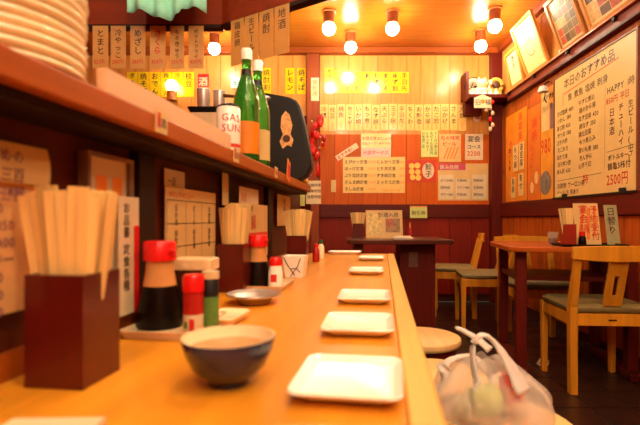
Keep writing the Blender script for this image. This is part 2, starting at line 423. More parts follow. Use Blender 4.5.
# yellow strips on the kitchen side
YK = ['ぎょうざ', '焼そば', 'おでん', '焼うどん', '冷トマト', '枝豆', '冷奴', 'チーズ']
for i in range(6):
    x0 = 127+i*11.3; wd = 10.6*PB; ht = 25*PB
    a = MB().text(YK[i], wd/2, ht-.012, min(.075, (ht-.02)/len(YK[i])/1.04), True)
    sheet('yellow_strip', 'glossy yellow strip in the kitchen row, %s from the reflection globe end' % ORD[5-i], 'menu strip', backM(x0, 97), wd, ht, M_PAPY, [('lettering', M_INK, a)], 'yellow kitchen strips')
for x0, tx, wh in ((262, '焼酎割', 'right beside the green bottles'), (285.5, 'レモン', 'farther from the dark post of a pair'), (297, '焼そば', 'closest to the dark post of a pair')):
    wd = 9*PB; ht = 26*PB
    a = MB().text(tx, wd/2, ht-.015, .075, True)
    sheet('yellow_strip', 'glossy yellow strip on the kitchen boards, %s' % wh, 'menu strip', backM(x0, 94), wd, ht, M_PAPY, [('lettering', M_INK, a)], 'yellow strips left of the post')
a = MB().text('酒', .006, .02, .10)
sheet('red_notice', 'small red notice with a white character over the steel cups', 'sign', backM(198, 87), 11*PB, 13*PB, M_REDP, [('lettering', M_PAPW, a)])
sheet('white_label', 'narrow white label fixed to the dark post', 'label', frame(on_y(311, 101, BY-.072), (1, 0, 0), (0, 0, 1), (0, -1, 0)), 8*PB, 23*PB, M_PAPW,
      [('lettering', M_INKO, MB().text('禁煙席', .042, .22, .055, True))])
sheet('blue_notice', 'small pale blue notice pinned to kitchen boards', 'sign', backM(231, 88), 13*PB, 11*PB, mat('pale_blue_sheet', (150, 205, 200), .4), [('lettering', M_INK, MB().text('本日', .02, .03, .05))])
# set-meal menu
wd, ht = 30*PB, 24*PB
a = MB().text('お昼定食メニュー', .012, ht-.068, .042, narrow=.92)
b = MB().text('全品ライス・みそ汁付', .012, ht-.118, .032, narrow=.92)
c = rect(MB(), .004, wd-.004, .004, .105); c2 = MB().text('大盛サービス', .02, .035, .046, z=.0008)
sheet('menu_header', 'yellow-and-pink header sheet above the big set-meal menu', 'poster', backM(361, 157.5, .016), wd, ht, M_PAPS,
      [('lettering', M_INKR, a), ('small_lettering', M_INK, b), ('pink_band', mat('pink_band', (240, 190, 170), .5), c), ('band_lettering', M_PINK, c2)])
wd, ht = 62*PB, 36*PB
a = MB(); b = MB()
for i, tx in enumerate(['えびかつ定食', 'ほっけ定食', 'ぶり塩焼定食', 'さんま焼定食', 'さしみ定食']):
    a.text(tx, .014, ht-.070-i*.072, .047, narrow=.88); b.text('750円', .262, ht-.066-i*.072, .034)
for i, tx in enumerate(['とんかつ定食', 'とり丼定食', 'すき焼定食', 'ミックス定食']):
    a.text(tx, .355, ht-.070-i*.072, .047, narrow=.88); b.text('800', .600, ht-.066-i*.072, .034)
b.text('ご飯おかわり自由', .40, .02, .026)
sheet('set_meal_menu', 'large cream set-meal menu with two columns of black dishes', 'menu', backM(343, 193), wd, ht, M_PAPS, [('lettering', M_INK, a), ('price', M_INKO, b)])
sheet('slanted_strip', 'short white strip pinned on a slant by the set-meal menu', 'sign', backM(338, 161, .016) @ RZ(33), 25*PB, 5.5*PB, M_PAPW,
      [('lettering', M_INKR, MB().text('おすすめ!', .01, .012, .044))])
# red and yellow food sticker
wd, ht = 29*PB, 22*PB
a = MB()
for q in ((.05, .17), (.11, .175), (.05, .11), (.115, .105), (.06, .05), (.12, .045)): disc(a, q[0], q[1], .03)
sheet('food_sticker', 'red sticker with yellow dumplings and white brushwork', 'sign', backM(407, 182), wd, ht, mat('sticker_red', (196, 52, 20), .5),
      [('dumpling_print', mat('dumpling_yellow', (244, 190, 80), .5), a), ('white_splash', M_PAPW, disc(MB(), .225, .12, .085, 0, 18, .75)), ('lettering', M_INK, MB().text('餃子', .228, .195, .072, True, z=.0008))])
wd, ht = 17*PB, 27*PB
a = MB()
for i, tx in enumerate(['ウーロン茶三百', '生ビール五百円', 'レモンサワー', '日本酒二合']): a.text(tx, wd-.025-i*.044, ht-.02, .034, True)
sheet('drinks_sheet', 'pale green drinks sheet with vertical writing under the strips', 'poster', backM(421, 157), wd, ht, M_PAPG, [('lettering', M_INK, a)])
wd, ht = 22*PB, 28*PB
a = MB(); c = MB()
for i in range(4): line(a, .05+i*.035, .03, .10+i*.035, .16, .013)
c.text('秋の味覚', .018, ht-.06, .05); c.text('ビール', .035, ht-.125, .05)
sheet('beer_flyer', 'cream flyer with orange diagonal strokes and red heading', 'poster', backM(439, 162), wd, ht, M_PAPC, [('orange_strokes', M_INKO, a), ('lettering', M_INKR, c)])
wd, ht = 18*PB, 26*PB
sheet('price_flyer', 'white flyer with black brush writing over a red price', 'poster', backM(465, 160), wd, ht, M_PAPW,
      [('lettering', M_INK, MB().text('宴会', .025, ht-.08, .07).text('コース', .02, ht-.155, .05)), ('price', M_INKR, MB().text('3200', .02, .045, .07, narrow=.95))])
wd, ht = 50*PB, 37*PB
a = rect(MB(), .0, wd*.55, ht-.07, ht); c = MB(); d = MB()
for i in range(3):
    rect(c, .012+i*.175, .165+i*.175, .015, ht-.10-(.06 if i == 1 else .02))
    for j in range(3): d.text(['ビール', '焼酎', 'サワー', '冷酒', 'ワイン', '梅酒', '熱燗', '生酒', '茶割'][i*3+j]+'480', .025+i*.175, .20-j*.075, .036, z=.0008, narrow=.8)
sheet('drink_poster', 'wide drinks poster with a pink band and three white columns', 'poster', backM(438, 200.5), wd, ht, M_PAPC,
      [('pink_band', M_PINK, a), ('white_column', M_PAPW, c), ('lettering', M_INKB, d), ('heading', M_PAPW, MB().text('飲み放題', .02, ht-.058, .05, z=.0008))])
sheet('rail_sign', 'small yellow picture sign fixed on the dark waist rail', 'sign', backM(410, 218, .037), 17*PB, 12*PB, M_PAPG, [('lettering', M_INKB, MB().text('割引券', .015, .035, .05)), ('border', M_INKO, line(MB(), 0, .12, .18, .12, .012))])
# notices on the right wall beside the whiteboard
def rw(name, label, px0, px1, top_l, bot_l, m, inks=(), group=None, X=RXW-.014):
    a = on_x(px0, bot_l, X); ya = X*F/(px1-VX)
    wd = a.y-ya; ht = (bot_l-top_l)/F*a.y
    return sheet(name, label, 'poster', frame(a, (0, -1, 0), (0, 0, 1), (-1, 0, 0)), wd, ht, m, inks(wd, ht) if callable(inks) else inks, group)
rw('orange_poster', 'tall orange poster with red writing beside the corner post', 506, 527, 118, 202, M_PAPO,
   lambda w_, h_: [('lettering', M_INKR, MB().text('鍋宴会', w_*.72, h_*.97, .085, True).text('予約', w_*.25, h_*.70, .07, True)), ('dark_print', M_INK, MB().text('お一人様', .10, h_*.62, .055, True))])
rw('white_slip', 'tall narrow white slip on the orange poster, the one beside the corner post', 513, 518, 146, 172, M_PAPC,
   lambda w_, h_: [('lettering', M_INKB, MB().text('もつ鍋', w_*.5, h_*.95, .07, True))], 'white slips on the orange poster', RXW-.018)
rw('white_slip', 'narrow white slip on the orange poster, the one beside the oval-print poster', 519, 524, 143, 170, M_PAPC,
   lambda w_, h_: [('lettering', M_INKB, MB().text('湯豆腐', w_*.5, h_*.95, .07, True))], 'white slips on the orange poster', RXW-.018)
rw('white_slip', 'short white slip low on the orange poster, beside the corner post', 511, 515.5, 178, 198, M_PAPC,
   lambda w_, h_: [('lettering', M_INKB, MB().text('鳥鍋', w_*.5, h_*.95, .07, True))], 'white slips on the orange poster', RXW-.018)
rw('white_slip', 'short white slip low on the orange poster, beside the oval-print poster', 518.5, 523.5, 174, 196, M_PAPC,
   lambda w_, h_: [('lettering', M_INKB, MB().text('寄せ', w_*.5, h_*.95, .07, True))], 'white slips on the orange poster', RXW-.018)
rw('photo_poster', 'orange food poster with white oval picture prints above the waist rail', 528, 540.5, 110, 201, mat('deep_orange_sheet', (208, 104, 16), .45, var=.15, scale=7),
   lambda w_, h_: [('noodle_print', M_PAPC, disc(disc(MB(), w_*.35, h_*.14, .05, 0, 14, .7), w_*.7, h_*.24, .055, 0, 14, .7)), ('lettering', M_INKR, MB().text('鍋焼', w_*.55, h_*.88, .10, True).text('うどん', w_*.3, h_*.6, .07, True))])
rw('price_poster', 'yellow-orange poster with a grey photo patch and big red price', 541, 555, 92, 200, mat('amber_sheet', (224, 144, 32), .45, var=.15, scale=7),
   lambda w_, h_: [('purple_patch', mat('mauve_print', (130, 90, 100), .5), rect(MB(), w_*.68, w_*.93, h_*.62, h_*.84)), ('white_patch', M_PAPC, rect(MB(), w_*.06, w_*.6, h_*.62, h_*.97)),
                   ('grey_print', mat('grey_print', (120, 104, 90), .5, var=.4, scale=25), disc(MB(), w_*.35, h_*.15, .10)), ('price', M_INKR, MB().text('980', w_*.02, h_*.42, .17, narrow=.62)),
                   ('lettering', M_INKB, MB().text('おすすめ', w_*.10, h_*.89, .055).text('生がき', w_*.12, h_*.80, .06))])
# whiteboard
a0 = on_x(555.5, 197.8, RXW-.02); y1 = (RXW-.02)*F/(638-VX); wd = a0.y-y1; ht = .93
WBM = frame((RXW-.014, a0.y, 1.047), (0, -1, 0), (0, 0, 1), (-1, 0, 0))
t = thing('whiteboard', 'large cream whiteboard full of handwritten dishes and prices', 'whiteboard', WBM)
MB().box(0, wd, 0, ht, 0, .012).build('panel', M_BOARD, t)
fr = MB(); fr.box(-.012, 0, 0, ht, 0, .018); fr.box(wd, wd+.014, 0, ht, 0, .018); fr.box(-.012, wd+.014, ht, ht+.012, 0, .018)
fr.build('frame', mat('board_frame', (120, 62, 36), .4), t)
MB().box(-.012, wd+.014, -.014, 0, 0, .03).build('pen_tray', W_POST, t)
Zb = .0128
a = MB()
a.text('本日のおすすめ品', .14, ht-.108, .082, z=Zb, ang=.02, narrow=.95)
a.text('魚 煮魚 塩焼 刺身', .20, ht-.215, .060, z=Zb)
rows1 = ['さば塩焼 480', 'いわし 380', 'あじ刺 450', 'かつお 580', 'ぶり大根', 'たこわさ', 'ほたて焼', '白子ポン酢', 'あん肝 650']
rows2 = ['牛すじ煮込', '鶏のから揚', 'なす田楽 420', '焼なす 350', '揚出豆腐', 'もつ煮込み', '里いも煮 380', 'きんぴら', '山芋千切']
for i in range(9):
    a.text(rows1[i], .035+.01*(i % 2), ht-.300-i*.056, .042, z=Zb, narrow=.95, ang=random.uniform(-.03, .03))
    a.text(rows2[i], .345+.01*(i % 2), ht-.290-i*.056, .042, z=Zb, narrow=.95, ang=random.uniform(-.03, .03))
a.text('お飲物 ウーロン茶', .04, .070, .046, z=Zb); a.text('ビール 生 瓶あり', .04, .018, .040, z=Zb)
line(a, .04, .128, .62, .135, .003, Zb); line(a, .675, .26, .945, .27, .003, Zb); line(a, .655, .16, .66, .70, .002, Zb)
a.text('HAPPY 1時', .68, ht-.300, .056, z=Zb, narrow=.9)
a.text('生ビール(中)', .91, ht-.39, .050, True, z=Zb); a.text('チューハイ', .82, ht-.39, .050, True, z=Zb); a.text('日本酒', .73, ht-.40, .056, True, z=Zb)
a.text('ボトルキープ', .69, .205, .040, z=Zb); a.text('鶴亀3杯付', .685, .145, .050, z=Zb)
a.build('handwriting', M_INKB, t)
r_ = MB(); line(r_, .13, ht-.150, .80, ht-.105, .007, Zb); line(r_, .13, ht-.150, .13, ht-.235, .006, Zb)
r_.text('850円 平日', .67, ht-.365, .050, z=Zb, narrow=.9); r_.text('2500円', .675, .05, .088, z=Zb, narrow=.75); r_.text('特', .40, .085, .07, z=Zb)
r_.build('red_handwriting', M_INKR, t)
for x, m_ in ((.06, M_PAPG), (.14, M_BLACK), (.82, M_BLACK)):
    MB().box(x, x+.05, .0, .022, .013, .03).build('magnet', m_, t, bevel=.003)
# clip lamp by the whiteboard
p = on_x(545, 92, RXW-.06)
t = thing('clip_lamp', 'small white clip lamp under the picture ledge', 'lamp', T(RXW-.075, p.y, p.z))
MB().lathe([(.012, .05), (.03, .045), (.042, .0), (.04, -.002), (.026, .04)], 16).build('shade', mat('lamp_white', (240, 236, 226), .3), t, smooth=40)
MB().tube([(0, 0, .045), (.02, .0, .075), (.05, 0, .085)], .006).build('arm', M_BLACK, t, smooth=60)
MB().tube([(.03, .02, .03), (.035, .05, -.04), (.055, .06, -.07)], .004).build('cord', M_BLACK, t, smooth=60)

# framed pictures tilting forward over the ledge
def picture(label, y0, y1, hh, m_face, inks, tilt=20):
    a = math.radians(tilt)
    M = frame((RXW-.012, y1, 2.132+.02), (0, -1, 0), (-math.sin(a), 0, math.cos(a)), (-math.cos(a), 0, -math.sin(a)))
    t = thing('framed_picture', label, 'picture', M); L = y1-y0
    fr = MB()
    for b in ((0, L, 0, .028), (0, L, hh-.028, hh), (0, .028, .028, hh-.028), (L-.028, L, .028, hh-.028)): fr.box(b[0], b[1], b[2], b[3], 0, .025)
    fr.build('frame', wood('frame_wood', (204, 128, 50), 'z', .35, .1), t, bevel=.002)
    MB().box(.02, L-.02, .02, hh-.02, .004, .012).build('mount', m_face, t)
    for nm, im, ib in inks(L, hh):
        ib.v = [(x, y, z+.0128) for x, y, z in ib.v]; ib.build(nm, im, t)
    return t
def ink1(L, h):
    a = MB(); n = 28
    for i in range(n):
        t0, t1 = i/n*5.6, (i+1)/n*5.6
        line(a, L*.5+.075*math.cos(t0), h*.45+.06*math.sin(t0), L*.5+.075*math.cos(t1), h*.45+.06*math.sin(t1), .012)
    a.text('福', L*.42, h*.62, .08); return [('brush_circle', mat('pale_brown_ink', (176, 112, 76), .5), a)]
picture('pale calligraphy picture with a brush circle in a thin wooden frame', 3.64, 4.05, .46, mat('mount_pale', (226, 192, 130), .4), ink1)
def ink2(seed):
    def f(L, h):
        rnd = random.Random(seed); out = []
        cols = [('photo', mat('photo_dark', (92, 52, 24), .4, var=.5, scale=40)), ('photo', mat('photo_red', (190, 70, 34), .4, var=.4, scale=40)), ('photo', mat('photo_tan', (222, 170, 100), .4, var=.3, scale=40)), ('photo', mat('photo_olive', (124, 92, 40), .4, var=.5, scale=40))]
        nx, ny = 4, 5; sx = (L-.09)/nx; sy = (h-.09)/ny
        for i in range(nx):
            for j in range(ny):
                nm, m_ = cols[rnd.randrange(4)]
                out.append((nm, m_, rect(MB(), .047+i*sx, .042+(i+1)*sx, .047+j*sy, .042+(j+1)*sy)))
        return out
    return f
picture('photo collage picture in a wooden frame beside the calligraphy picture', 3.10, 3.45, .40, mat('mount_cream', (236, 200, 140), .4), ink2(3))
picture('photo collage picture in a wooden frame above the whiteboard end', 2.55, 3.06, .40, MATS['mount_cream'], ink2(5))
picture('white sheet in a narrow frame standing over the corner charms', 4.12, 4.42, .34, mat('mount_white', (222, 196, 140), .4), lambda L, h: [('lettering', M_INKB, MB().text('商売', L*.5, h-.05, .07, True))], 12)

# ================================================================== CORNER SHELF WITH CHARMS
SX0, SX1, SY = 1.36, 1.655, 4.62
t = thing('corner_shelf', 'dark red corner shelf holding lucky figures above the menus', 'shelf', T(0, 0, 2.09))
MB().box(SX0, SX1+.12, SY-.14, BY-.101, 0, .035).build('board', W_DARK, t, bevel=.003)
MB().box(SX0, SX0+.03, SY-.02, BY-.014, .035, .30).build('side_board', W_DARKV, t)
MB().box(SX0+.02, SX1-.1, BY-.10, BY-.014, -.12, 0).build('bracket', W_DARKV, t)
SZ = 2.125
t = thing('lucky_cat', 'white lucky cat lying among the figures on the corner shelf', 'figurine', T(1.515, 4.59, SZ) @ Matrix.Scale(1.05, 4))
MB().ball((0, 0, .052), .055, 1.35, .8, .95).build('body', M_CREAM, t, smooth=180)
MB().ball((.0, -.015, .125), .05, 1.1, .9, .9).build('head', M_CREAM, t, smooth=180)
for sx in (-1, 1):
    MB().lathe([(.018, 0), (.0001, .035)], 8, (sx*.03, -.01, .160)).build('ear', M_CREAM, t)
    MB().ball((sx*.018, -.057, .13), .006).build('eye', M_INK, t)
MB().ball((0, -.062, .116), .005).build('nose', M_REDP, t)
MB().tube([(.055, -.03, .06), (.075, -.04, .11), (.07, -.045, .15)], [.018, .017, .02]).build('raised_paw', M_CREAM, t, smooth=60)
t = thing('round_fan', 'round white hand fan with a dark rim propped on the corner shelf', 'fan', T(1.445, 4.665, SZ) @ RX(8) @ Matrix.Scale(1.25, 4))
MB().lathe([(.070, 0), (.070, .006)], 28, (0, 0, 0)).build('fan_face', M_PAPW, t, M=T(0, 0, .10) @ RX(90))
MB().lathe([(.066, -.002), (.074, -.002), (.074, .008), (.066, .008), (.066, -.002)], 28).build('rim', M_INK, t, M=T(0, 0, .10) @ RX(90))
MB().box(-.006, .006, -.004, .004, 0, .04).build('handle', M_GOLD, t)
q = MB(); q.text('寿', -.04, -.03, .08, z=.0085); q.build('lettering', M_INKB, t, M=T(0, 0, .10) @ RX(90))
t = thing('straw_wreath', 'golden straw wreath with a dark doll face on the corner shelf', 'charm', T(1.665, 4.60, SZ) @ Matrix.Scale(1.2, 4))
wr_ = MB(); wr_.tube([(.050*math.cos(i/16*2*math.pi), .0, .10+.050*math.sin(i/16*2*math.pi)) for i in range(17)], .019, 8); wr_.build('straw_ring', M_GOLD, t, smooth=60)
MB().ball((0, 0, .10), .040, 1, .7, 1).build('doll_face', mat('doll_brown', (92, 50, 30), .5), t, smooth=180)
MB().box(-.04, .04, -.022, .022, 0, .05).build('stand', M_GOLD, t)
for i, x in enumerate((1.40, 1.46, 1.52, 1.58, 1.64)):
    t = thing('white_figurine', 'tiny white rounded figurine in the row along the corner shelf front', 'figurine', T(x, 4.515, SZ), 'tiny white figurines')
    MB().lathe([(.022, 0), (.026, .014), (.016, .032), (.0001, .036)], 12).build('body', M_WHITE, t, smooth=60)
    MB().ball((0, 0, .046), .018).build('head', M_CREAM, t, smooth=180)
    MB().ball((0, -.016, .048), .004).build('face_mark', M_INKR, t)
p = on_y(474, 108, SY-.143)
a = MB().text('招', .008, .035, .06).text('福', .108, .035, .06)
t = thing('shelf_plaque', 'white house-shaped plaque with an orange disc hung on the corner shelf', 'plaque', frame(p, (1, 0, 0), (0, 0, 1), (0, -1, 0)))
MB().prism([(0, 0), (.17, 0), (.17, .10), (.085, .135), (0, .10)], 0, .003).build('board', M_PAPW, t)
a.v = [(x, y, .0036) for x, y, z in a.v]; a.build('lettering', M_INK, t); disc(MB(), .087, .065, .022, .0036).build('orange_disc', M_INKO, t)
t = thing('hanging_charm', 'string of red and white paper charms hanging under the corner shelf', 'charm', T(1.585, SY-.12, 2.09))
MB().tube([(0, 0, 0), (0, 0, -.31)], .0025, 6).build('cord', M_REDP, t)
for i, z in enumerate((-.04, -.10, -.15, -.21, -.27, -.31)):
    MB().ball((.012*(-1)**i, 0, z), .018, 1, .7, 1.3, 10, 6).build('charm_bead', M_REDP if i % 3 == 0 else M_PAPW, t, smooth=180)
t = thing('short_charm', 'short string of pink-white charms beside the longer one', 'charm', T(1.535, SY-.12, 2.09))
MB().tube([(0, 0, 0), (0, 0, -.13)], .0025, 6).build('cord', M_REDP, t)
for z in (-.06, -.12): MB().ball((0, 0, z), .02, 1, .7, 1.1, 10, 6).build('charm_bead', M_PAPW, t, smooth=180)
t = thing('round_charm', 'round white charm with red marks pinned below the corner shelf', 'charm', backM(477, 118, .014))
disc_ = MB(); disc_.prism([(.042*math.cos(i/20*2*math.pi), .042*math.sin(i/20*2*math.pi)) for i in range(20)], 0, .004); disc_.build('disc', M_PAPW, t)
MB().text('吉', -.028, -.022, .056, z=.0046).build('lettering', M_INKR, t)
# red charm cluster on the post
p = on_y(318, 118, BY-.075)
t = thing('red_charm_cluster', 'bunch of red hanging charms with white flecks on the dark post', 'charm', T(p.x, p.y-.05, p.z))
MB().tube([(0, .045, .03), (0, 0, 0), (0, 0, -.50)], .003, 6).build('cord', M_REDP, t)
rnd = random.Random(2)
for i in range(16):
    zz = -.02-.026*i; aa = rnd.uniform(0, 6.28); rr = .035+.03*math.sin(i/15*3.0)
    MB().ball((rr*math.cos(aa), rr*.5*math.sin(aa), zz), .022+.008*rnd.random(), 1, .8, 1.6, 10, 6).build('red_charm', M_REDP if i % 4 else M_DKRED, t, smooth=180)
for i in range(7):
    aa = rnd.uniform(0, 6.28)
    MB().ball((.06*math.cos(aa), -.03, -.05-.055*i), .009, n=8, k=5).build('white_fleck', M_PAPW, t, smooth=180)
MB().lathe([(.004, -.62), (.02, -.60), (.012, -.50), (.004, -.48)], 10).build('tassel', M_REDP, t, smooth=60)
a = on_y(334, 190, BY-.014)
sheet('small_tag', 'tiny pale paper tag stuck near the dark post base', 'label', backM(331, 192), 5*PB, 12*PB, M_PAPC)

# ================================================================== VALANCE OVER THE KITCHEN
VZ = 2.0; VYD = 2.60
P0 = Vector((-2.2, VYD)); P1 = Vector((-.64, VYD)); P2 = Vector((.05, 2.17))
v = thing('kitchen_valance', 'dark brown hanging valance board over the kitchen with a bent corner', 'valance')
MB().box(P0.x, P1.x, VYD, VYD+.03, VZ, CEIL-.001).build('straight_board', W_VAL, v)
d = (P2-P1).normalized(); nrm = Vector((-d.y, d.x))
MB().prism([tuple(P1), tuple(P2), tuple(P2+nrm*.03), tuple(P1+nrm*.03)], VZ, CEIL-.001).build('angled_board', W_VAL, v)
e = .012
MB().box(P0.x, P1.x, VYD-e, VYD+.03+e, VZ-.02, VZ).build('bottom_rail', W_POST, v)
MB().prism([tuple(P1-nrm*e), tuple(P2-nrm*e), tuple(P2+nrm*(.03+e)), tuple(P1+nrm*(.03+e))], VZ-.02, VZ).build('bottom_rail', W_POST, v)
HW = [('とまと', '321円'), ('冷やっこ', '280円'), ('めざし', '380円'), ('さくら', '450円'), ('もろきゅう', '350円'), ('ポテトフライ', '400円')]
xs = [(94, 109.5), (112, 127), (131.5, 146.5), (151, 166.5), (171, 185), (189.5, 204.5)]
for i, (x0, x1) in enumerate(xs):
    Yp = VYD-.004; s = Yp/F; wd = (x1-x0)*s; ht = 42.5*s
    p = on_y(x0, 0, Yp); M = frame((p.x, Yp-.014, VZ-.012-ht), (1, 0, 0), (0, 0, 1), (0, -1, 0))
    nchar = len(HW[i][0])
    a = MB().text(HW[i][0], wd*.5, ht-.02, min(.048, .165/nchar), True); b = MB().text(HW[i][1], .008, .028, .031, narrow=.8)
    sheet('hanging_menu', 'tan paper strip hung from the straight valance, %s from the valance corner' % ORD[5-i], 'menu strip', M, wd, ht, M_PAPK,
          [('lettering', M_INKR if i == 3 else M_INKB, a), ('price', M_INKR, b)], 'paper strips hung from the valance')
HB = ['鶏皮焼', '生ビール', '焼酎', '地酒']
L0, L1 = .03, .42
for i in range(4):
    g = .105; s0 = .085+i*g
    q = P1+d*s0-nrm*(e+.003); ht = .255
    M = frame((q.x, q.y, VZ-.004-ht), (d.x, d.y, 0), (0, 0, 1), (d.y, -d.x, 0))
    a = MB().text(HB[i], .05, ht-.015, .045 if len(HB[i]) > 2 else .055, True)
    sheet('hanging_menu', 'pale paper strip hung from the angled valance, %s from the valance corner' % ORD[i], 'menu strip', M, .098, ht, paper('bright_hanging_paper', (228, 176, 100), .45, .3), [('lettering', M_INKB, a)], 'paper strips hung from the angled valance')
# pale green cloth over the valance front
M = T(0, 0, 0); Yc = 2.42; s = Yc/F
t = thing('hanging_cloth', 'pale green cloth draped from a rod in front of the valance', 'cloth')
x0, x1 = (126-VX)*s, (206-VX)*s; rr = []
ztop = CZ+(VY+60)*s
nx = 36
mb = MB(); nz = 8; grid = []
for i in range(nx+1):
    u = i/nx; x = x0+(x1-x0)*u; zb = CZ+(VY-13.5+(3.5*math.sin(u*9+.6)-4*u*(1 if u < .72 else -.6)))*s
    for j in range(nz+1):
        v_ = j/nz; grid.append((x+.01*v_*math.sin(u*6), Yc+.022*math.sin(u*26)*(.4+.6*v_)+.012*math.sin(u*11+2), ztop+(zb-ztop)*v_))
n0 = len(grid); fs = []
for i in range(nx):
    for j in range(nz):
        a_ = i*(nz+1)+j; fs.append((a_, a_+nz+1, a_+nz+2, a_+1))
mb.add(grid, fs); o = mb.build('drape', M_CLOTH, t, smooth=180); sm = o.modifiers.new('thick', 'SOLIDIFY'); sm.thickness = .003
MB().tube([(x0-.1, Yc, ztop+.012), (x1+.1, Yc, ztop+.012)], .009).build('rod', M_STEEL, t, smooth=60)
for x in (x0-.08, x1+.08): MB().tube([(x, Yc, ztop+.012), (x, VYD, ztop+.012)], .006).build('rod_bracket', M_STEEL, t, smooth=60)

# ================================================================== THE COUNTER
OX, OY = -.376, .463
ANG = math.degrees(math.atan(50/F))
FC = T(OX, OY, 0) @ RZ(-ANG); FCI = FC.inverted()
CT = CZ-.18                                   # counter top height
def onc(px, py, z=CT): return FCI @ on_z(px, py, z)
def onp(px, py, s=0.0):
    """ray onto the partition plane local x = s -> (along, height)"""
    o = FCI @ Vector((0, 0, CZ)); e_ = FCI @ Vector(((px-VX)/F, 1, CZ-(py-VY)/F)); dd = e_-o; k_ = (s-o.x)/dd.x
    q = o+dd*k_; return q.y, q.z
CW, CL0, CL1 = .481, -1.2, 1.93
t = thing('bar_counter', 'long honey-coloured wooden bar counter with a paler front edge', 'counter', FC)
nb = 3
MB().box(0, CW-.035, CL0, CL1, CT-.035, CT).build('worktop', W_COUNTER, t)
MB().box(CW-.034, CW, CL0, CL1, CT-.035, CT+.001).build('edge_strip', W_EDGE, t, bevel=.004)
MB().box(.03, CW-.10, CL0, CL1-.03, .0, CT-.036).build('counter_front', W_DARKV, t)
MB().box(CW-.10, CW-.06, CL0, CL1-.03, .18, .22).build('foot_rail', M_CHROME, t)

# partition with ledge above the counter
ZL0, ZL1 = CZ+.127, CZ+.158
t = thing('counter_partition', 'dark wooden partition along the counter carrying an orange-brown ledge', 'partition', FC)
MB().box(-.03, 0, CL0, CL1, CT+.0005, ZL0).build('back_panel', W_PANEL, t)
MB().box(-.105, .086, CL0, CL1-.25, ZL0, ZL1).build('ledge', W_LEDGE, t, bevel=.003)
MB().box(.070, .084, .106, .565, ZL1, ZL1+.030).build('ledge_lip', W_LIP, t)
MB().box(-.05, .07, CL0, CL1-.25, ZL0-.012, ZL0).build('ledge_batten', W_POST, t)
MB().box(0.0002, .012, CL0, CL1, CT+.0005, CT+.03).build('skirting', W_LEDGE, t)
for px in (149, 231, 271):
    y, z = onp(px, 200, .02)
    MB().box(0, .018, y-.028, y+.028, CT+.0005, ZL0-.012).build('post', W_POST, t, bevel=.002)
MB().box(-.05, .05, CL1-.03, CL1, CT+.0005, ZL0+.06).build('end_board', W_DARKV, t)

# price tags clipped on the ledge edge
for px, lb in ((161, 'white price tag with red print clipped under the ledge over the dark post'), (236, 'white price tag clipped under the ledge by the tall bottles'), (276, 'white price tag clipped at the ledge near the black panel')):
    y, z = onp(px, VY-(VY-41-.465*px)+8, .087)
    M = FC @ frame((.0868, y-.018, ZL0+.004), (0, 1, 0), (0, 0, 1), (1, 0, 0))
    sheet('price_tag', lb, 'tag', M, .036, .034, M_PAPC, [('red_print', M_INKR, rect(MB(), .004, .014, .008, .030)), ('lettering', M_INK, MB().text('酒', .015, .010, .016))])

# ---- sheets against the partition
def ps(name, label, px0, px1, pyt, pyb, s, m, inks=(), cat='menu', group=None, zmin=None, curl=0):
    ya, zt = onp(px0, pyt, s); yb, _ = onp(px1, pyt, s); _, zb = onp(px0, pyb, s)
    zb = max(zb, CT+.031 if zmin is None else zmin); wd, ht = yb-ya, zt-zb
    M = FC @ frame((s, ya, zb), (0, 1, 0), (0, 0, 1), (1, 0, 0))
    return sheet(name, label, cat, M, wd, ht, m, inks(wd, ht) if callable(inks) else inks, group, curl=curl)
def scribble(words, size, cols=1, dx=.02, m=M_INKP, narrow=1):
    def f(w_, h_):
        a = MB()
        for i, tx in enumerate(words): a.text(tx, .008, h_-size*1.25*(i+1), size, narrow=narrow)
        return [('lettering', m, a)]
    return f
ps('handwritten_sheet', 'curling handwritten sheet with purple lettering at the partition end', -60, 46, 128, 176, .016, M_PAPC, scribble(['おすすめの', '煮込み三百', 'から揚五百'], .017, m=M_INKP), curl=.006)
ps('striped_menu', 'orange-tinted menu with blurred lines under the purple handwritten sheet', -60, 41, 172, 330, .013, mat('orange_tint_sheet', (232, 176, 112), .5), scribble(['生ビール 480', '焼酎 380', 'サワー 350', '日本酒 400', 'ウイスキー', '梅酒 380', '冷酒 600', 'お茶 200'], .015, m=M_INKP))
y0, zt = onp(87, 150, .018); y1_, _ = onp(133, 150, .018); zb = CT+.08
M = FC @ frame((.004, y0, zb), (0, 1, 0), (0, 0, 1), (1, 0, 0))
t = thing('framed_card', 'framed white card with two orange squares behind the chopsticks', 'picture', M); L = y1_-y0; H = zt-zb
fr = MB()
for b in ((0, L, 0, .006), (0, L, H-.006, H), (0, .006, .006, H-.006), (L-.012, L, .006, H-.006)): fr.box(b[0], b[1], b[2], b[3], 0, .016)
fr.build('frame', mat('grey_brown_frame', (124, 88, 56), .4), t)
MB().box(.005, L-.01, .005, H-.005, .001, .010).build('card', M_PAPW, t)
for i in range(2): rect(MB(), L*.22+i*L*.34, L*.44+i*L*.34, H-.075, H-.032, .0108).build('orange_square', M_INKO, t)
ps('red_edged_menu', 'white menu with a red border between the chopstick box and soy bottle', 118, 138, 196, 322, .026, M_PAPW, lambda w_, h_: [('red_border', M_REDP, rect(MB(), w_*.72, w_, 0, h_*.75)), ('lettering', M_INK, MB().text('お品書', w_*.35, h_*.95, .018, True).text('定食各種', w_*.35, h_*.6, .018, True))])
ps('clipped_menu', 'tall white clipped sheet beside the near-black post', 164, 184, 168, 300, .006, M_PAPW, lambda w_, h_: [('lettering', M_INKB, MB().text('一品', .01, h_-.03, .018)), ('red_print', M_INKR, MB().text('串', .01, h_*.45, .028))])
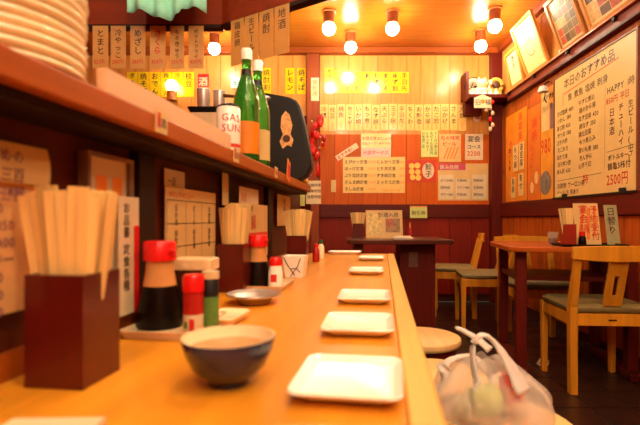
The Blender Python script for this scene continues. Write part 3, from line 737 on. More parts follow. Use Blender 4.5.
def gridmenu(w_, h_):
    a = MB()
    for i in range(3): line(a, .004, h_*.88-i*h_*.22, w_-.004, h_*.88-i*h_*.22, .0016)
    for i in range(4): line(a, .004+(w_-.008)*i/3, h_*.22, .004+(w_-.008)*i/3, h_*.88, .0012)
    for i in range(3):
        for j in range(2): a.text(['日本酒', '焼酎水', 'ビール', '枝豆塩', '冷奴等', '漬物盛'][i*2+j], w_*(i+.5)/3, h_*(.84-.24*j), .014, True)
    return [('lettering', M_INKB, a), ('heading', M_INKR, MB().text('ドリンクメニュー', .012, h_*.905, .014))]
ps('drinks_menu', 'wide cream drinks menu ruled into boxes, leaning by the second chopsticks', 165, 215, 186, 302, .012, M_PAPC, gridmenu)
ps('wood_slip', 'thin wooden slip hung on the partition before the second chopsticks', 222, 228, 172, 205, .030, W_STICK, cat='sign')
ps('red_bottom_menu', 'cream menu with red picture and red base band behind the soy bottle', 244, 267, 203, 262, .032, M_PAPC, lambda w_, h_: [('red_band', M_REDP, rect(MB(), 0, w_, h_*.28, h_*.48)), ('red_print', M_INKR, MB().text('鍋', w_*.25, h_*.55, .05)), ('heading', M_INKB, MB().text('季節料理', .01, h_*.88, .018))])
ps('small_card', 'small cream card above the red-based menu', 239, 258, 186, 206, .030, M_PAPW, lambda w_, h_: [('lettering', M_INKO, MB().text('新酒', .012, h_*.3, .025))])
ps('far_menu', 'narrow cream menu hung by the far chopstick box', 277, 290, 194, 226, .012, M_PAPC, lambda w_, h_: [('lettering', M_INKB, MB().text('地酒', w_*.5, h_-.01, .035, True))])
# end-of-partition papers face the camera
Ye = (FC @ Vector((0, CL1-.035, 0))).y
for x0, x1, yt, yb, lb, tx, m_ in ((292, 305, 186, 206, 'yellow-tinted paper pinned at the partition end', '新着', M_PAPG), (306, 321, 181, 204, 'pale lined paper pinned at the partition end', '営業時間', M_PAPW)):
    p = on_y(x0, yb, Ye-.02); s = Ye/F
    a = MB()
    for i in range(3): a.text(tx, .006, (yb-yt)*s-.03-i*.03, .018)
    sheet('pinned_paper', lb, 'notice', FC @ frame(FCI @ p, (1, 0, 0), (0, 0, 1), (0, -1, 0)), (x1-x0)*s, (yb-yt)*s, m_, [('lettering', M_INKB, a)])

# ---- stack of cream plates on the ledge
st = FCI @ Vector((-.372, .50, 0))
prof = [(.035, 0), (.078, .0004), (.0865, .0012), (.0902, .0032), (.0912, .0055), (.0902, .0078), (.087, .0098), (.080, .0104), (.035, .0092), (.0001, .009)]
pm = MB().lathe(prof, 48).build('cream_plate', M_CREAM, smooth=60)
tag(pm, 'thick-rimmed cream plate in the tall stack on the ledge', 'plate', 'stacked cream plates')
pm.matrix_world = FC @ T(st.x-.005, st.y, ZL1+.0005)
for i in range(1, 16):
    c = pm.copy(); col.objects.link(c); c.matrix_world = FC @ T(st.x-.005+random.uniform(-.0015, .0015), st.y+random.uniform(-.0015, .0015), ZL1+.0005+i*.0107)

# ---- chopstick boxes
def chop_pair():
    mb = MB()
    for sx in (-1, 1):
        b = [(sx*.0042-.0038, -.0022, 0), (sx*.0042+.0038, -.0022, 0), (sx*.0042+.0038, .0022, 0), (sx*.0042-.0038, .0022, 0)]
        c = [(sx*.0058-.0054, -.0028, .205), (sx*.0058+.0054, -.0028, .205), (sx*.0058+.0054, .0028, .205), (sx*.0058-.0054, .0028, .205)]
        mb.hexa(b, c)
    return mb
CHOP = None
def chop_box(px, py, bw, bl, bh, label, clabel, seed, nx=5, ny=3, flare=1.0, rot=0):
    global CHOP
    p = onc(px, py)           # front right corner on the counter
    M0 = FC @ T(p.x-bw, p.y, CT+.0006) @ RZ(rot)
    t = thing('chopstick_box', label, 'box', M0)
    th = .005
    b = MB(); b.box(0, th, 0, bl, 0, bh); b.box(bw-th, bw, 0, bl, 0, bh); b.box(th, bw-th, 0, th, 0, bh); b.box(th, bw-th, bl-th, bl, 0, bh)
    b.build('walls', M_LACQ, t)
    MB().box(th, bw-th, th, bl-th, 0, .005).build('bottom', M_LACQ2, t)
    rnd = random.Random(seed)
    for j in range(ny):
        for i in range(nx):
            u = (i+.5)/nx-.5; v_ = (j+.5)/ny-.5
            bx, by = bw/2+u*(bw-.034), bl/2+v_*(bl-.03)
            lean = math.degrees(math.atan(flare*u*.27))+rnd.uniform(-2.2, 2.2); lean2 = v_*7+rnd.uniform(-.8, .8)
            M = M0 @ T(bx, by, .008) @ RY(lean) @ RX(-lean2) @ RZ(rnd.uniform(-14, 14)) @ Matrix.Diagonal((1, 1, rnd.uniform(.955, 1.03), 1))
            if CHOP is None:
                o = chop_pair().build('chopstick_pair', W_STICK); CHOP = o.data
            else:
                o = bpy.data.objects.new('chopstick_pair', CHOP); col.objects.link(o)
            o.matrix_world = M; tag(o, clabel, 'chopsticks', clabel)
    return t
chop_box(83, 391, .067, .066, .120, 'dark red lacquer chopstick box nearest the plate stack', 'disposable wooden chopsticks standing in the box beneath the plate stack', 1)
chop_box(243, 293, .066, .064, .118, 'dark red lacquer chopstick box beside the steel ashtrays', 'disposable wooden chopsticks standing in the box beside the ashtrays', 2, flare=.35)
chop_box(306, 266, .075, .066, .115, 'dark red lacquer chopstick box next to the white patterned cup', 'disposable wooden chopsticks fanned out in the box by the patterned cup', 3)

# ---- rectangular plates
def rr(hx, hy, r, z, n=6):
    out = []
    for cx, cy, a0 in ((hx-r, hy-r, 0), (-hx+r, hy-r, 90), (-hx+r, -hy+r, 180), (hx-r, -hy+r, 270)):
        for i in range(n+1):
            a = math.radians(a0+90*i/n); out.append((cx+r*math.cos(a), cy+r*math.sin(a), z))
    return out
def plate_mesh(hx, hy):
    mb = MB()
    mb.rings([rr(hx*.72, hy*.72, .008, 0), rr(hx*.76, hy*.76, .009, .003), rr(hx*.97, hy*.97, .013, .0105), rr(hx, hy, .014, .0125), rr(hx*.985, hy*.985, .014, .0145),
              rr(hx*.93, hy*.93, .012, .0125), rr(hx*.82, hy*.82, .010, .0085), rr(hx*.78, hy*.78, .010, .008)])
    return mb
pl0 = plate_mesh(.0565, .064).build('square_plate', M_WHITE, smooth=50)
PL = [(350, 383, -2, 'white rectangular plate with a chipped mark, beside the dark blue bowl'), (358.5, 327, 0, 'white rectangular plate second along the counter from the blue bowl'), (364.5, 298.5, 1, 'white rectangular plate third along the counter from the blue bowl'),
      (366.5, 272, 0, 'white rectangular plate fourth along the counter from the blue bowl'), (371.5, 259, 0, 'white rectangular plate near the far end of the counter, fifth from the bowl')]
for i, (px, py, rot, lb) in enumerate(PL):
    p = onc(px, py, CT+.004); o = pl0 if i == 0 else pl0.copy()
    if i: col.objects.link(o)
    o.matrix_world = FC @ T(p.x, p.y, CT+.0006) @ RZ(rot); tag(o, lb, 'plate', 'white plates along the counter')
p = onc(345.5, 253.5)
o = plate_mesh(.085, .05).build('long_plate', M_WHITE, smooth=50); tag(o, 'long white plate lying across the far counter end', 'plate'); o.matrix_world = FC @ T(p.x, p.y-.03, CT+.0006)

# ---- soup bowl
p = onc(229, 383)
t = thing('soup_bowl', 'dark blue bowl with cream inside holding pale broth', 'bowl', FC @ T(p.x, p.y, CT+.0006))
MB().lathe([(.0001, .002), (.020, 0), (.022, 0), (.0225, .006), (.030, .010), (.040, .020), (.0475, .036), (.0510, .050), (.0503, .0515)], 40, caps=False).build('outer_shell', M_NAVY, t, smooth=60)
MB().lathe([(.0503, .0515), (.0488, .0515), (.0462, .038), (.040, .026), (.030, .015), (.0001, .012)], 40, caps=False).build('inner_glaze', M_CREAM, t, smooth=60)
MB().lathe([(.0458, .0385), (.0001, .0388)], 40, caps=False).build('broth', M_SOUP, t, smooth=60)

# ---- folded napkin at the near counter end
p = onc(66, 424.5)
t = thing('paper_napkin', 'folded white paper napkin on the counter before the chopstick box', 'napkin', FC @ T(p.x, p.y-.04, CT+.0006) @ RZ(8))
MB().box(-.04, .04, -.04, .04, 0, .003).build('lower_fold', M_PAPW, t); MB().box(-.039, .04, -.04, .0385, .0032, .006).build('upper_fold', M_PAPW, t)

# ---- condiment trays
def tray(px, py, wx, ly, label):
    p = onc(px, py); t = thing('condiment_tray', label, 'tray', FC @ T(p.x, p.y, CT+.0006))
    MB().rings([rr(wx/2-.004, ly/2-.004, .01, 0), rr(wx/2, ly/2, .012, .012), rr(wx/2-.003, ly/2-.003, .011, .012), rr(wx/2-.007, ly/2-.007, .01, .004)]).build('tray_dish', M_TRAY, t, smooth=30)
    return p
TZ = CT+.0006+.0046
def soy(x, y, h, label):
    t = thing('soy_bottle', label, 'bottle', FC @ T(x, y, TZ)); k = h/.137
    MB().lathe([(r*k, z*k) for r, z in ((.033, 0), (.037, .004), (.034, .03), (.026, .066))], 24).build('sauce_body', M_SOY, t, smooth=60)
    MB().lathe([(r*k, z*k) for r, z in ((.0262, .066), (.0225, .088), (.0215, .106), (.0215, .108))], 24).build('glass_neck', M_AMBER, t, smooth=60)
    cap = MB().lathe([(r*k, z*k) for r, z in ((.0255, .106), (.0255, .134), (.023, .137), (.0001, .137))], 24).build('cap', M_REDP, t, smooth=40)
    MB().tube([(.018*k, -.010*k, .116*k), (.030*k, -.015*k, .124*k)], .004*k).build('spout', M_REDP, cap, smooth=60)
    return t
def local(px, y):   # local x of a pixel column at counter height for local y
    o = FCI @ Vector((0, 0, CZ)); e_ = FCI @ Vector(((px-VX)/F, 1, CZ)); dd = e_-o; return o.x+dd.x*(y-o.y)/dd.y
tp = tray(178, 327.5, .115, .165, 'flat beige condiment tray behind the blue bowl')
soy(local(160, tp.y-.012), tp.y-.012, .139, 'red-capped soy sauce bottle on the tray behind the bowl')
ys = tp.y-.050
t = thing('spice_shaker', 'red-capped spice shaker with red and white label next to the soy bottle', 'shaker', FC @ T(local(193.5, ys), ys, TZ))
MB().lathe([(.0145, 0), (.0155, .002), (.0155, .030)], 20).build('white_label', M_PAPW, t, smooth=40)
MB().lathe([(.0156, .030), (.0156, .062), (.013, .064)], 20).build('red_body', M_DKRED, t, smooth=40)
MB().lathe([(.0165, .064), (.0165, .086), (.014, .090), (.0001, .090)], 20).build('cap', M_REDP, t, smooth=40)
rect(MB(), -.004, .004, .006, .024).build('label_print', M_INKR, t, M=T(.004, -.0160, 0) @ RX(90))
rect(MB(), -.003, .003, .010, .020).build('label_print', M_GREENLB, t, M=T(-.006, -.0152, 0) @ RZ(-22) @ RX(90))
ys = tp.y-.035
t = thing('pepper_shaker', 'slim green-labelled shaker with a black collar on the near tray', 'shaker', FC @ T(local(210.5, ys), ys, TZ))
MB().lathe([(.0125, 0), (.013, .002), (.013, .054)], 20).build('green_label', M_GREENLB, t, smooth=40)
MB().lathe([(.0125, .054), (.0125, .080), (.011, .082)], 20).build('black_collar', M_BLACK, t, smooth=40)
MB().lathe([(.0135, .082), (.0135, .093), (.0001, .096)], 20).build('cap', M_TRAY, t, smooth=40)
ys = tp.y+.052
t = thing('lidded_jar', 'square jar with a cream lid and dark contents behind the shakers', 'jar', FC @ T(local(195, ys), ys, TZ))
MB().prism([(a, b) for a, b, _ in rr(.034, .022, .006, 0)], 0, .086).build('jar_body', mat('dark_pickle', (60, 24, 14), .2, coat=.5), t, smooth=30)
MB().prism([(a, b) for a, b, _ in rr(.037, .025, .007, 0)], .086, .106).build('lid', mat('cream_lid', (226, 190, 138), .4), t, smooth=30, bevel=.002)

# ---- steel ashtrays
def ash(px, py, r, label):
    p = onc(px, py); t = thing('steel_ashtray', label, 'ashtray', FC @ T(p.x, p.y, CT+.0006))
    MB().lathe([(r*.55, 0), (r*.6, .002), (r*.72, .012), (r*.98, .0165), (r, .0178), (r*.97, .019), (r*.70, .0145), (r*.58, .006), (.0001, .005)], 36).build('dish', M_STEEL, t, smooth=50)
    MB().lathe([(r*.96, .0185), (r, .0195), (r*.99, .0215), (r*.95, .0205), (r*.96, .0185)], 36).build('rolled_rim', M_STEEL, t, smooth=60)
ash(254, 303, .058, 'shallow round steel ashtray in front of the second chopstick box')
# white saucer corner behind the bowl
p = onc(226, 318)
o = plate_mesh(.03, .045).build('small_dish', M_CREAM, smooth=50); tag(o, 'small cream dish poking out beyond the condiment tray', 'dish'); o.matrix_world = FC @ T(p.x+.012, p.y-.03, CT+.0006) @ RZ(-6)

# ---- second condiment group
tp2 = tray(266, 287, .125, .15, 'flat beige condiment tray holding the salt shaker')
ys = tp2.y-.01; soy(local(258, ys), ys, .133, 'red-capped soy sauce bottle beside the salt shaker')
ys = tp2.y-.03
t = thing('salt_shaker', 'white salt shaker with a red cap and red print', 'shaker', FC @ T(local(275.5, ys), ys, TZ))
MB().lathe([(.0185, 0), (.0195, .003), (.0185, .040), (.015, .056)], 24).build('white_body', M_WHITE, t, smooth=50)
MB().lathe([(.0165, .056), (.0165, .070), (.012, .077), (.0001, .078)], 24).build('cap', M_REDP, t, smooth=50)
rect(MB(), -.008, .008, .015, .034).build('red_print', M_INKR, t, M=T(0, -.0196, 0) @ RX(90))
p = onc(288, 279)
t = thing('patterned_cup', 'square white cup with dark curved pattern by the salt shaker', 'cup', FC @ T(p.x+.012, p.y+.055, CT+.0006) @ RZ(-4))
h0, h1, H = .028, .036, .066
MB().rings([rr(h0, h0, .006, 0), rr(h1, h1, .007, H), rr(h1-.004, h1-.004, .006, H), rr(h0-.004, h0-.004, .005, .006)]).build('cup_body', M_WHITE, t, smooth=30)
c = MB()
def wall_pt(u, v_): return (u*(h0+(h1-h0)*v_), -(h0+(h1-h0)*v_)-.0008, v_*H)
for pts in (((-.8, .95), (-.5, .6), (-.1, .3), (.2, .1)), ((.7, .9), (.45, .5), (.05, .25), (-.3, .05)), ((-.2, .4), (.3, .45), (.8, .25))):
    c.tube([wall_pt(*q) for q in pts], .0012, 5)
c.build('brush_pattern', M_INK, t)
# far bottles by the third box
for px, py, h, m_, lb in ((316, 262, .075, M_DKRED, 'small red sauce bottle at the far counter end'), (321, 259, .085, M_GREENLB, 'small green-capped bottle at the far counter end')):
    p = onc(px, py); t = thing('sauce_bottle', lb, 'bottle', FC @ T(p.x, p.y, CT+.0006))
    MB().lathe([(.014, 0), (.015, .004), (.015, h*.65), (.008, h*.8)], 16).build('bottle_body', m_ if m_ is M_DKRED else M_CREAM, t, smooth=50)
    MB().lathe([(.009, h*.8), (.009, h), (.0001, h+.002)], 16).build('cap', M_REDP if m_ is M_DKRED else mat('green_cap', (40, 90, 50), .4), t, smooth=50)

# ================================================================== ON THE LEDGE
def sake(x, y, k, label, lab):
    t = thing('sake_bottle', label, 'bottle', FC @ T(x, y, ZL1+.0006))
    MB().lathe([(r*k, z*k) for r, z in ((.034, 0), (.037, .004), (.037, .165), (.034, .185), (.022, .225), (.0145, .250), (.013, .292), (.0145, .294), (.0145, .302))], 28).build('glass_body', M_GREENG, t, smooth=50)
    MB().lathe([(r*k, z*k) for r, z in ((.0155, .290), (.0155, .318), (.013, .322), (.0001, .322))], 20).build('cap', M_WHITE, t, smooth=50)
    MB().lathe([(r*k, z*k) for r, z in ((.0374, .02), (.0374, .110))], 28, caps=False).build('label_wrap', lab, t, smooth=50)
    MB().lathe([(r*k, z*k) for r, z in ((.016, .246), (.0145, .256), (.0145, .262))], 20).build('neck_band', M_INK, t, smooth=50)
ys = .80; sake(local(246.5, ys), ys, .975, 'tall green sake bottle with an orange label beside the spray can', M_PAPO)
ys = .945; sake(local(257.5, ys), ys, 1.03, 'tall green sake bottle with a cream label next to the black panel', M_PAPC)
ys = .62; xg = local(228.5, ys)
t = thing('gas_canister', 'white spray canister lettered GAS SUN in red on the ledge', 'canister', FC @ T(xg, ys, ZL1+.0006))
MB().lathe([(.026, 0), (.028, .003), (.028, .102), (.025, .106)], 28).build('can_body', M_WHITE, t, smooth=50)
MB().lathe([(.026, .106), (.026, .109), (.018, .113), (.0001, .113)], 28).build('cap', M_BLACK, t, smooth=50)
def wraptext(rows, R, size, z0):
    mb = MB()
    for i, tx in enumerate(rows):
        q = MB().text(tx, 0, 0, size); wdt = max(v_[0] for v_ in q.v)
        mb.add([(R*math.sin((a-wdt/2)/R), -R*math.cos((a-wdt/2)/R), z0-i*size*1.02+b) for a, b, _ in q.v], q.f)
    return mb
# lettering faces the viewer: the can is turned so the words wrap toward its right side
wraptext(['GAS', 'SUN'], .0284, .024, .070).build('lettering', M_INKR, t, M=RZ(34))
MB().lathe([(.02825, .010), (.02825, .018)], 28).build('label_line', M_INKR, t, smooth=50)
# black rounded panel with a fish sticker
ys = 1.42
xl = local(262, ys); ww = 50*(ys+OY)/F
t = thing('black_panel_unit', 'black rounded machine cover with a fish sticker at the ledge end', 'machine', FC @ T(xl, ys, ZL1+.0006))
hh = 89*(ys+OY)/F
poly = [(0, 0), (ww*.74, -.0), (ww*.90, hh*.05), (ww*1.0, hh*.16)]
poly += [(ww*.97, hh*.30), (ww*.86, hh*.62), (ww*.76, hh*.84), (ww*.70, hh*.90), (ww*.55, hh*.94), (ww*.03, hh*1.0), (0, hh*.97)]
MB().prism(poly, -.07, 0, M=RX(90)).build('cover', M_BLACK, t, bevel=.008, smooth=30)
fb = MB()
fb.add([(x*ww, 0, z*hh) for x, z in ((.42, .36), (.52, .40), (.60, .38), (.64, .46), (.58, .52), (.62, .62), (.56, .74), (.48, .78), (.40, .72), (.38, .60), (.43, .52), (.36, .44))], [tuple(range(12))])
fb.build('fish_sticker', mat('sticker_tan', (220, 160, 96), .5, var=.35, scale=50), t, M=T(0, -.0015, 0))
disc(MB(), .5*ww, .47*hh, .016).build('sticker_print', M_INKB, t, M=T(0, -.0022, 0) @ RX(90))
# small slanted card and straw bits by the ledge end
y, z = onp(286, 178, .088)
sheet('slanted_card', 'small orange card tilted at the ledge end below the black cover', 'tag', FC @ frame((.089, y, z+.0), (.0, 1, 0), (0, 0, 1), (1, 0, 0)) @ RZ(-16), .05, .075, M_PAPO, [('border', M_INKR, rect(MB(), .006, .044, .012, .062))])
t = thing('straw_bundle', 'twisted straw bundle with pink paper flowers at the ledge end', 'ornament', FC @ T(.065, 1.61, ZL1+.001))
MB().tube([(-.0, -.09, .012), (.004, -.03, .017), (.0, .04, .012), (.006, .075, .02)], [.010, .014, .013, .006]).build('straw_rope', M_GOLD, t, smooth=60)
for i, q in enumerate(((.0, -.07, .03), (.008, .0, .036), (.0, .05, .032), (.01, .08, .05))): MB().ball(q, .012, n=10, k=6).build('paper_flower', M_PINK if i % 2 else M_PAPW, t, smooth=180)

# ---- kitchen rack with steel cups
Yk = 1.78; sk = Yk/F
zt = CZ+(VY-112)*sk
xa, xb = (190-VX)*sk, (243-VX)*sk
t = thing('kitchen_rack', 'beige kitchen cabinet standing behind the ledge under the black tray', 'cabinet', T(0, 0, 0))
MB().box(xa, xb, Yk-.0, Yk+.26, .0, zt-.001).build('body', mat('beige_cabinet', (206, 170, 128), .5), t)
MB().box(xa+.02, xb-.02, Yk-.012, Yk, .15, zt-.10).build('door', MATS['beige_cabinet'], t, bevel=.003)
t = thing('black_tray', 'black tray with raised rim carrying steel cups', 'tray', T((xa+xb)/2, Yk+.12, zt))
hx = (xb-xa)/2+.012
MB().rings([rr(hx-.01, .12, .012, 0), rr(hx, .13, .014, .02), rr(hx-.004, .126, .012, .02), rr(hx-.012, .118, .01, .005)]).build('tray_dish', M_BLACK, t, smooth=30)
for px, w_, h_, dy, lb in ((203.5, 13, 24, .05, 'plain steel cup at the tray corner by the yellow strips'), (219.5, 12, 25, .10, 'steel cup on the black tray beside the ladle handle')):
    Yq = Yk+dy; t = thing('steel_cup', lb, 'cup', T((px-VX)/F*Yq, Yq, zt+.0055)); r = w_/2*Yq/F; h = h_*Yq/F
    MB().lathe([(r*.9, 0), (r*.93, .002), (r, h), (r*.95, h), (r*.9, .006), (.0001, .006)], 24).build('cup_body', M_STEEL, t, smooth=50)
    MB().lathe([(r, h-.006), (r*1.05, h-.003), (r, h)], 24).build('rim', M_STEEL, t, smooth=50)
Yq = Yk+.12
t = thing('blue_cap_bottle', 'small pale bottle with a blue cap on the black tray', 'bottle', T((231-VX)/F*Yq, Yq, zt+.0055))
MB().lathe([(.018, 0), (.019, .003), (.019, .03), (.008, .042)], 16).build('bottle_body', M_PAPW, t, smooth=50)
MB().lathe([(.010, .042), (.010, .060), (.0001, .062)], 16).build('cap', mat('blue_cap', (40, 90, 160), .4), t, smooth=50)
t = thing('ladle', 'ladle with a dark handle lying across the tray things', 'ladle', T((219.5-VX)/F*(Yk+.10), Yk+.10, zt+.0055+.062))
MB().tube([(-.01, -.01, .024), (.05, -.01, .020), (.17, .0, .014)], [.008, .007, .006]).build('handle', wood('ladle_handle', (90, 50, 28), 'x', .5, .2), t, smooth=60)
MB().ball((.19, 0, .012), .026, 1, 1, .5).build('ladle_bowl', M_STEEL, t, smooth=180)

# ================================================================== STOOLS AND BAG
def stool(x, y, label):
    t = thing('bar_stool', label, 'stool', T(x, y, 0))
    MB().lathe([(.145, .392), (.152, .396), (.155, .408), (.152, .419), (.145, .422), (.0001, .422)], 40).build('seat', W_STOOL, t, smooth=50)
    MB().lathe([(.135, .365), (.135, .392)], 32).build('apron', W_DARKV, t, smooth=50)
    for a in (45, 135, 225, 315):
        c, s_ = math.cos(math.radians(a)), math.sin(math.radians(a))
        MB().tube([(c*.10, s_*.10, .37), (c*.15, s_*.15, 0)], [.016, .014], 10).build('leg', W_DARKV, t, smooth=60)
    MB().tube([(.135*math.cos(i/20*2*math.pi), .135*math.sin(i/20*2*math.pi), .15) for i in range(21)], .008, 6).build('foot_ring', M_CHROME, t, smooth=60)
    return t
s0 = stool(.345, 1.77, 'round pale bar stool standing free beyond the plastic bag')
dup(s0, T(.30, 1.335, 0), 'round pale bar stool under the translucent plastic bag')

BX, BYY, BZ = .40, 1.13, .0
SZT = .423
# the bag stands on a third stool
dup(s0, T(.385, 1.015, 0), 'round pale bar stool carrying the plastic bag at its front')
BC = Vector((.362, 1.04, SZT+.001))
t = thing('plastic_bag', 'translucent white plastic shopping bag with twisted handles on a bar stool', 'bag', T(*BC))
rnd = random.Random(11)
n = 56; prof = [(.118, .0), (.140, .016), (.140, .038), (.128, .062), (.110, .084), (.088, .104), (.064, .121), (.042, .133), (.026, .139)]
rg = []
for j, (r, z) in enumerate(prof):
    ring = []
    for i in range(n):
        a = 2*math.pi*i/n
        f = 1+(.03+.022*j)*math.sin(a*6+.5*math.sin(j*.9))+(.02+.01*j)*math.sin(a*11+.9)+rnd.uniform(-.012, .012)
        ring.append((r*f*math.cos(a)-.004*j*.6+.004, r*f*math.sin(a)*.92, z+.005*math.sin(a*4+j)))
    rg.append(ring)
mb = MB(); vs = [p_ for r_2 in rg for p_ in r_2]; fs = []
for i in range(len(rg)-1):
    for j in range(n): fs.append((i*n+j, i*n+(j+1) % n, (i+1)*n+(j+1) % n, (i+1)*n+j))
fs.append(tuple(range(n))[::-1])
o = mb.add(vs, fs).build('bag_body', M_FILM, t, smooth=180)
sd = o.modifiers.new('sub', 'SUBSURF'); sd.levels = 1; sd.render_levels = 1
def bp(px, py, Y): return on_y(px, py, Y)-BC
def strap(pts, ws, flat=.35, M_=None):
    """crumpled film handle swept along a path, wide where it leaves the bag"""
    pts = [Vector(p_) for p_ in pts]; fine = []; rs = []
    for i in range(len(pts)-1):
        p0 = pts[max(0, i-1)]; p1 = pts[i]; p2 = pts[i+1]; p3 = pts[min(len(pts)-1, i+2)]
        for k_ in range(6):
            u = k_/6; fine.append(.5*((2*p1)+(p2-p0)*u+(2*p0-5*p1+4*p2-p3)*u*u+(3*p1-p0-3*p2+p3)*u**3)); rs.append((ws[i]*(1-u)+ws[i+1]*u)*(1+.07*math.sin(len(rs)*1.9)))
    fine.append(pts[-1]); rs.append(ws[-1])
    return MB().tube(fine, rs, 12, flat=flat).build('handle', M_FILMH, t, smooth=180)
strap([bp(484, 405, .97), bp(475, 375, .985), bp(473, 346, 1.0), bp(482, 335, 1.0), bp(494, 342, 1.0), bp(508, 362, .985), bp(524, 392, .96)], [.024, .016, .013, .013, .015, .020, .030], .38)
strap([bp(487, 372, 1.03), bp(474, 357, 1.05), bp(456, 358, 1.06), bp(444, 366, 1.06), bp(446, 377, 1.05), bp(436, 394, 1.04)], [.015, .011, .012, .018, .015, .006], .45)
strap([bp(490, 350, 1.08), bp(476, 338, 1.10), bp(462, 330, 1.11), bp(456, 328, 1.11)], [.016, .014, .012, .009], .45)
for i, (x, y, z, sx, sy, sz, m_, lb) in enumerate(((-.030, -.062, .060, .032, .022, .028, mat('yellow_green_pack', (186, 196, 84), .5, var=.25), 'yellow-green food pack showing through the plastic bag'),
                                                  (.030, -.050, .082, .024, .018, .030, mat('pink_pack', (240, 110, 100), .5, var=.3), 'pink wrapped pack showing through the plastic bag'),
                                                  (-.060, -.03, .030, .03, .028, .022, mat('printed_pack', (226, 206, 170), .5, var=.5, scale=80), 'printed white pack at the bottom of the plastic bag'),
                                                  (.05, .03, .040, .045, .04, .034, mat('pale_pack', (240, 216, 190), .5, var=.1), 'pale wrapped lunch pack deep inside the plastic bag'))):
    q = MB().rings([rr(sx*f, sy*f, .010*f, z_) for f, z_ in ((.8, -sz), (1, -sz*.6), (1.04, 0), (1, sz*.6), (.7, sz))])
    q = q.build('food_pack', m_, None, M=T(BC.x+x, BC.y+y, BC.z+.004+z) @ RZ(20*i), smooth=60)
    tag(q, lb, 'food pack')

# ================================================================== CHAIRS AND TABLES
def chair(M, label):
    t = thing('dining_chair', label, 'chair', M, 'light wooden dining chairs')
    hw = .19
    for s_ in (-1, 1):
        x = s_*hw
        MB().hexa([(x-.018, -.195, 0), (x+.018, -.195, 0), (x+.018, -.155, 0), (x-.018, -.155, 0)], [(x-.019, -.19, .44), (x+.019, -.19, .44), (x+.019, -.15, .44), (x-.019, -.15, .44)]).hexa(
            [(x-.019, -.19, .44), (x+.019, -.19, .44), (x+.019, -.15, .44), (x-.019, -.15, .44)], [(x-.016-.0, -.245, .70), (x+.016, -.245, .70), (x+.016, -.215, .70), (x-.016, -.215, .70)]).build('back_leg', W_CHAIR, t, bevel=.003)
        MB().hexa([(x-.014, .155, 0), (x+.014, .155, 0), (x+.014, .185, 0), (x-.014, .185, 0)], [(x-.018, .150, .41), (x+.018, .150, .41), (x+.018, .19, .41), (x-.018, .19, .41)]).build('front_leg', W_CHAIR, t, bevel=.003)
        MB().box(x-.011, x+.011, -.15, .15, .345, .405).build('side_rail', W_CHAIR, t, bevel=.002)
    MB().box(-hw+.018, hw-.018, -.185, -.160, .345, .405).build('back_rail', W_CHAIR, t, bevel=.002)
    MB().box(-hw+.018, hw-.018, .158, .182, .345, .405).build('front_rail', W_CHAIR, t, bevel=.002)
    MB().rings([rr(.195, .175, .02, .408), rr(.205, .185, .025, .418), rr(.205, .185, .025, .435), rr(.185, .165, .03, .448)]).build('seat_cushion', M_CUSH, t, smooth=50)
    # curved top rail
    n = 10; rg = []
    for i in range(n+1):
        u = i/n*2-1; x = u*(hw+.03); y = -.236-.022*(1-u*u); up = .750-.006*u*u; lo = .672+.012*(u*u)
        rg.append([(x, y-.013, lo), (x, y+.013, lo), (x, y+.011, up), (x, y-.011, up)])
    MB().rings(rg).build('top_rail', W_CHAIR, t, bevel=.003)
    # splat with a slot
    sp = MB()
    for a, b in ((-.044, -.013), (.013, .044)):
        sp.hexa([(a, -.185, .445), (b, -.185, .445), (b, -.168, .445), (a, -.168, .445)], [(a, -.25, .675), (b, -.25, .675), (b, -.234, .675), (a, -.234, .675)])
    for z0, z1 in ((.445, .50), (.60, .675)):
        def yy(z): return -.185-(z-.445)/.23*.065
        sp.hexa([(-.014, yy(z0), z0), (.014, yy(z0), z0), (.014, yy(z0)+.017, z0), (-.014, yy(z0)+.017, z0)], [(-.014, yy(z1), z1), (.014, yy(z1), z1), (.014, yy(z1)+.017, z1), (-.014, yy(z1)+.017, z1)])
    sp.build('splat', W_CHAIR, t)
    MB().box(-.02, .02, -.1862, -.185, .37, .378).build('rail_slot', W_POST, t)
    return t
c0 = chair(T(1.405, 2.43, 0) @ RZ(-3), 'light wooden chair with a slotted splat, pushed to the near side of the table')
dup(c0, T(1.13, 4.20, 0) @ RZ(75), 'light wooden chair facing the far table, beside the back wall')
dup(c0, T(1.23, 3.735, 0) @ RZ(82), 'light wooden chair turned to the far table, standing between it and the dining table')
dup(c0, T(1.44, 3.19, 0) @ RZ(178), 'light wooden chair at the far side of the dining table with its top rail showing')

# dining table by the right wall
TM = T(1.385, 2.80, 0) @ RZ(-10)
TT = .725
t = thing('dining_table', 'brown wooden dining table with rounded corners, red legs and an under-shelf', 'table', TM)
MB().prism([(a, b) for a, b, _ in rr(.345, .36, .09, 0)], TT-.03, TT).build('tabletop', W_TABLE, t, bevel=.005, smooth=30)
for sx in (-1, 1):
    for sy in (-1, 1):
        lx = -.26 if sx < 0 else .318
        MB().box(lx-.03, lx+.026, sy*.25-.03, sy*.25+.03, .04, TT-.031).build('leg', W_DARKV, t, bevel=.004)
    MB().box(lx-.036, lx+.026, -.33, .33, 0, .04).build('foot_bar', W_DARK, t, bevel=.004)
MB().box(-.28, .28, -.20, .22, .52, .545).build('under_shelf', W_DARK, t)
TZT = TT+.0008
def ontab(px, py): return on_z(px, py, TZT)
p = ontab(592, 246)
t = thing('black_tray', 'flat black tray holding condiments on the dining table', 'tray', T(p.x-.02, p.y, TZT) @ RZ(-6))
MB().rings([rr(.17, .09, .012, 0), rr(.18, .10, .014, .014), rr(.176, .096, .012, .014), rr(.168, .088, .01, .004)]).build('tray_dish', M_BLACK, t, smooth=30)
tx0 = Vector((p.x-.02, p.y, TZT+.0045))
s = p.y/F
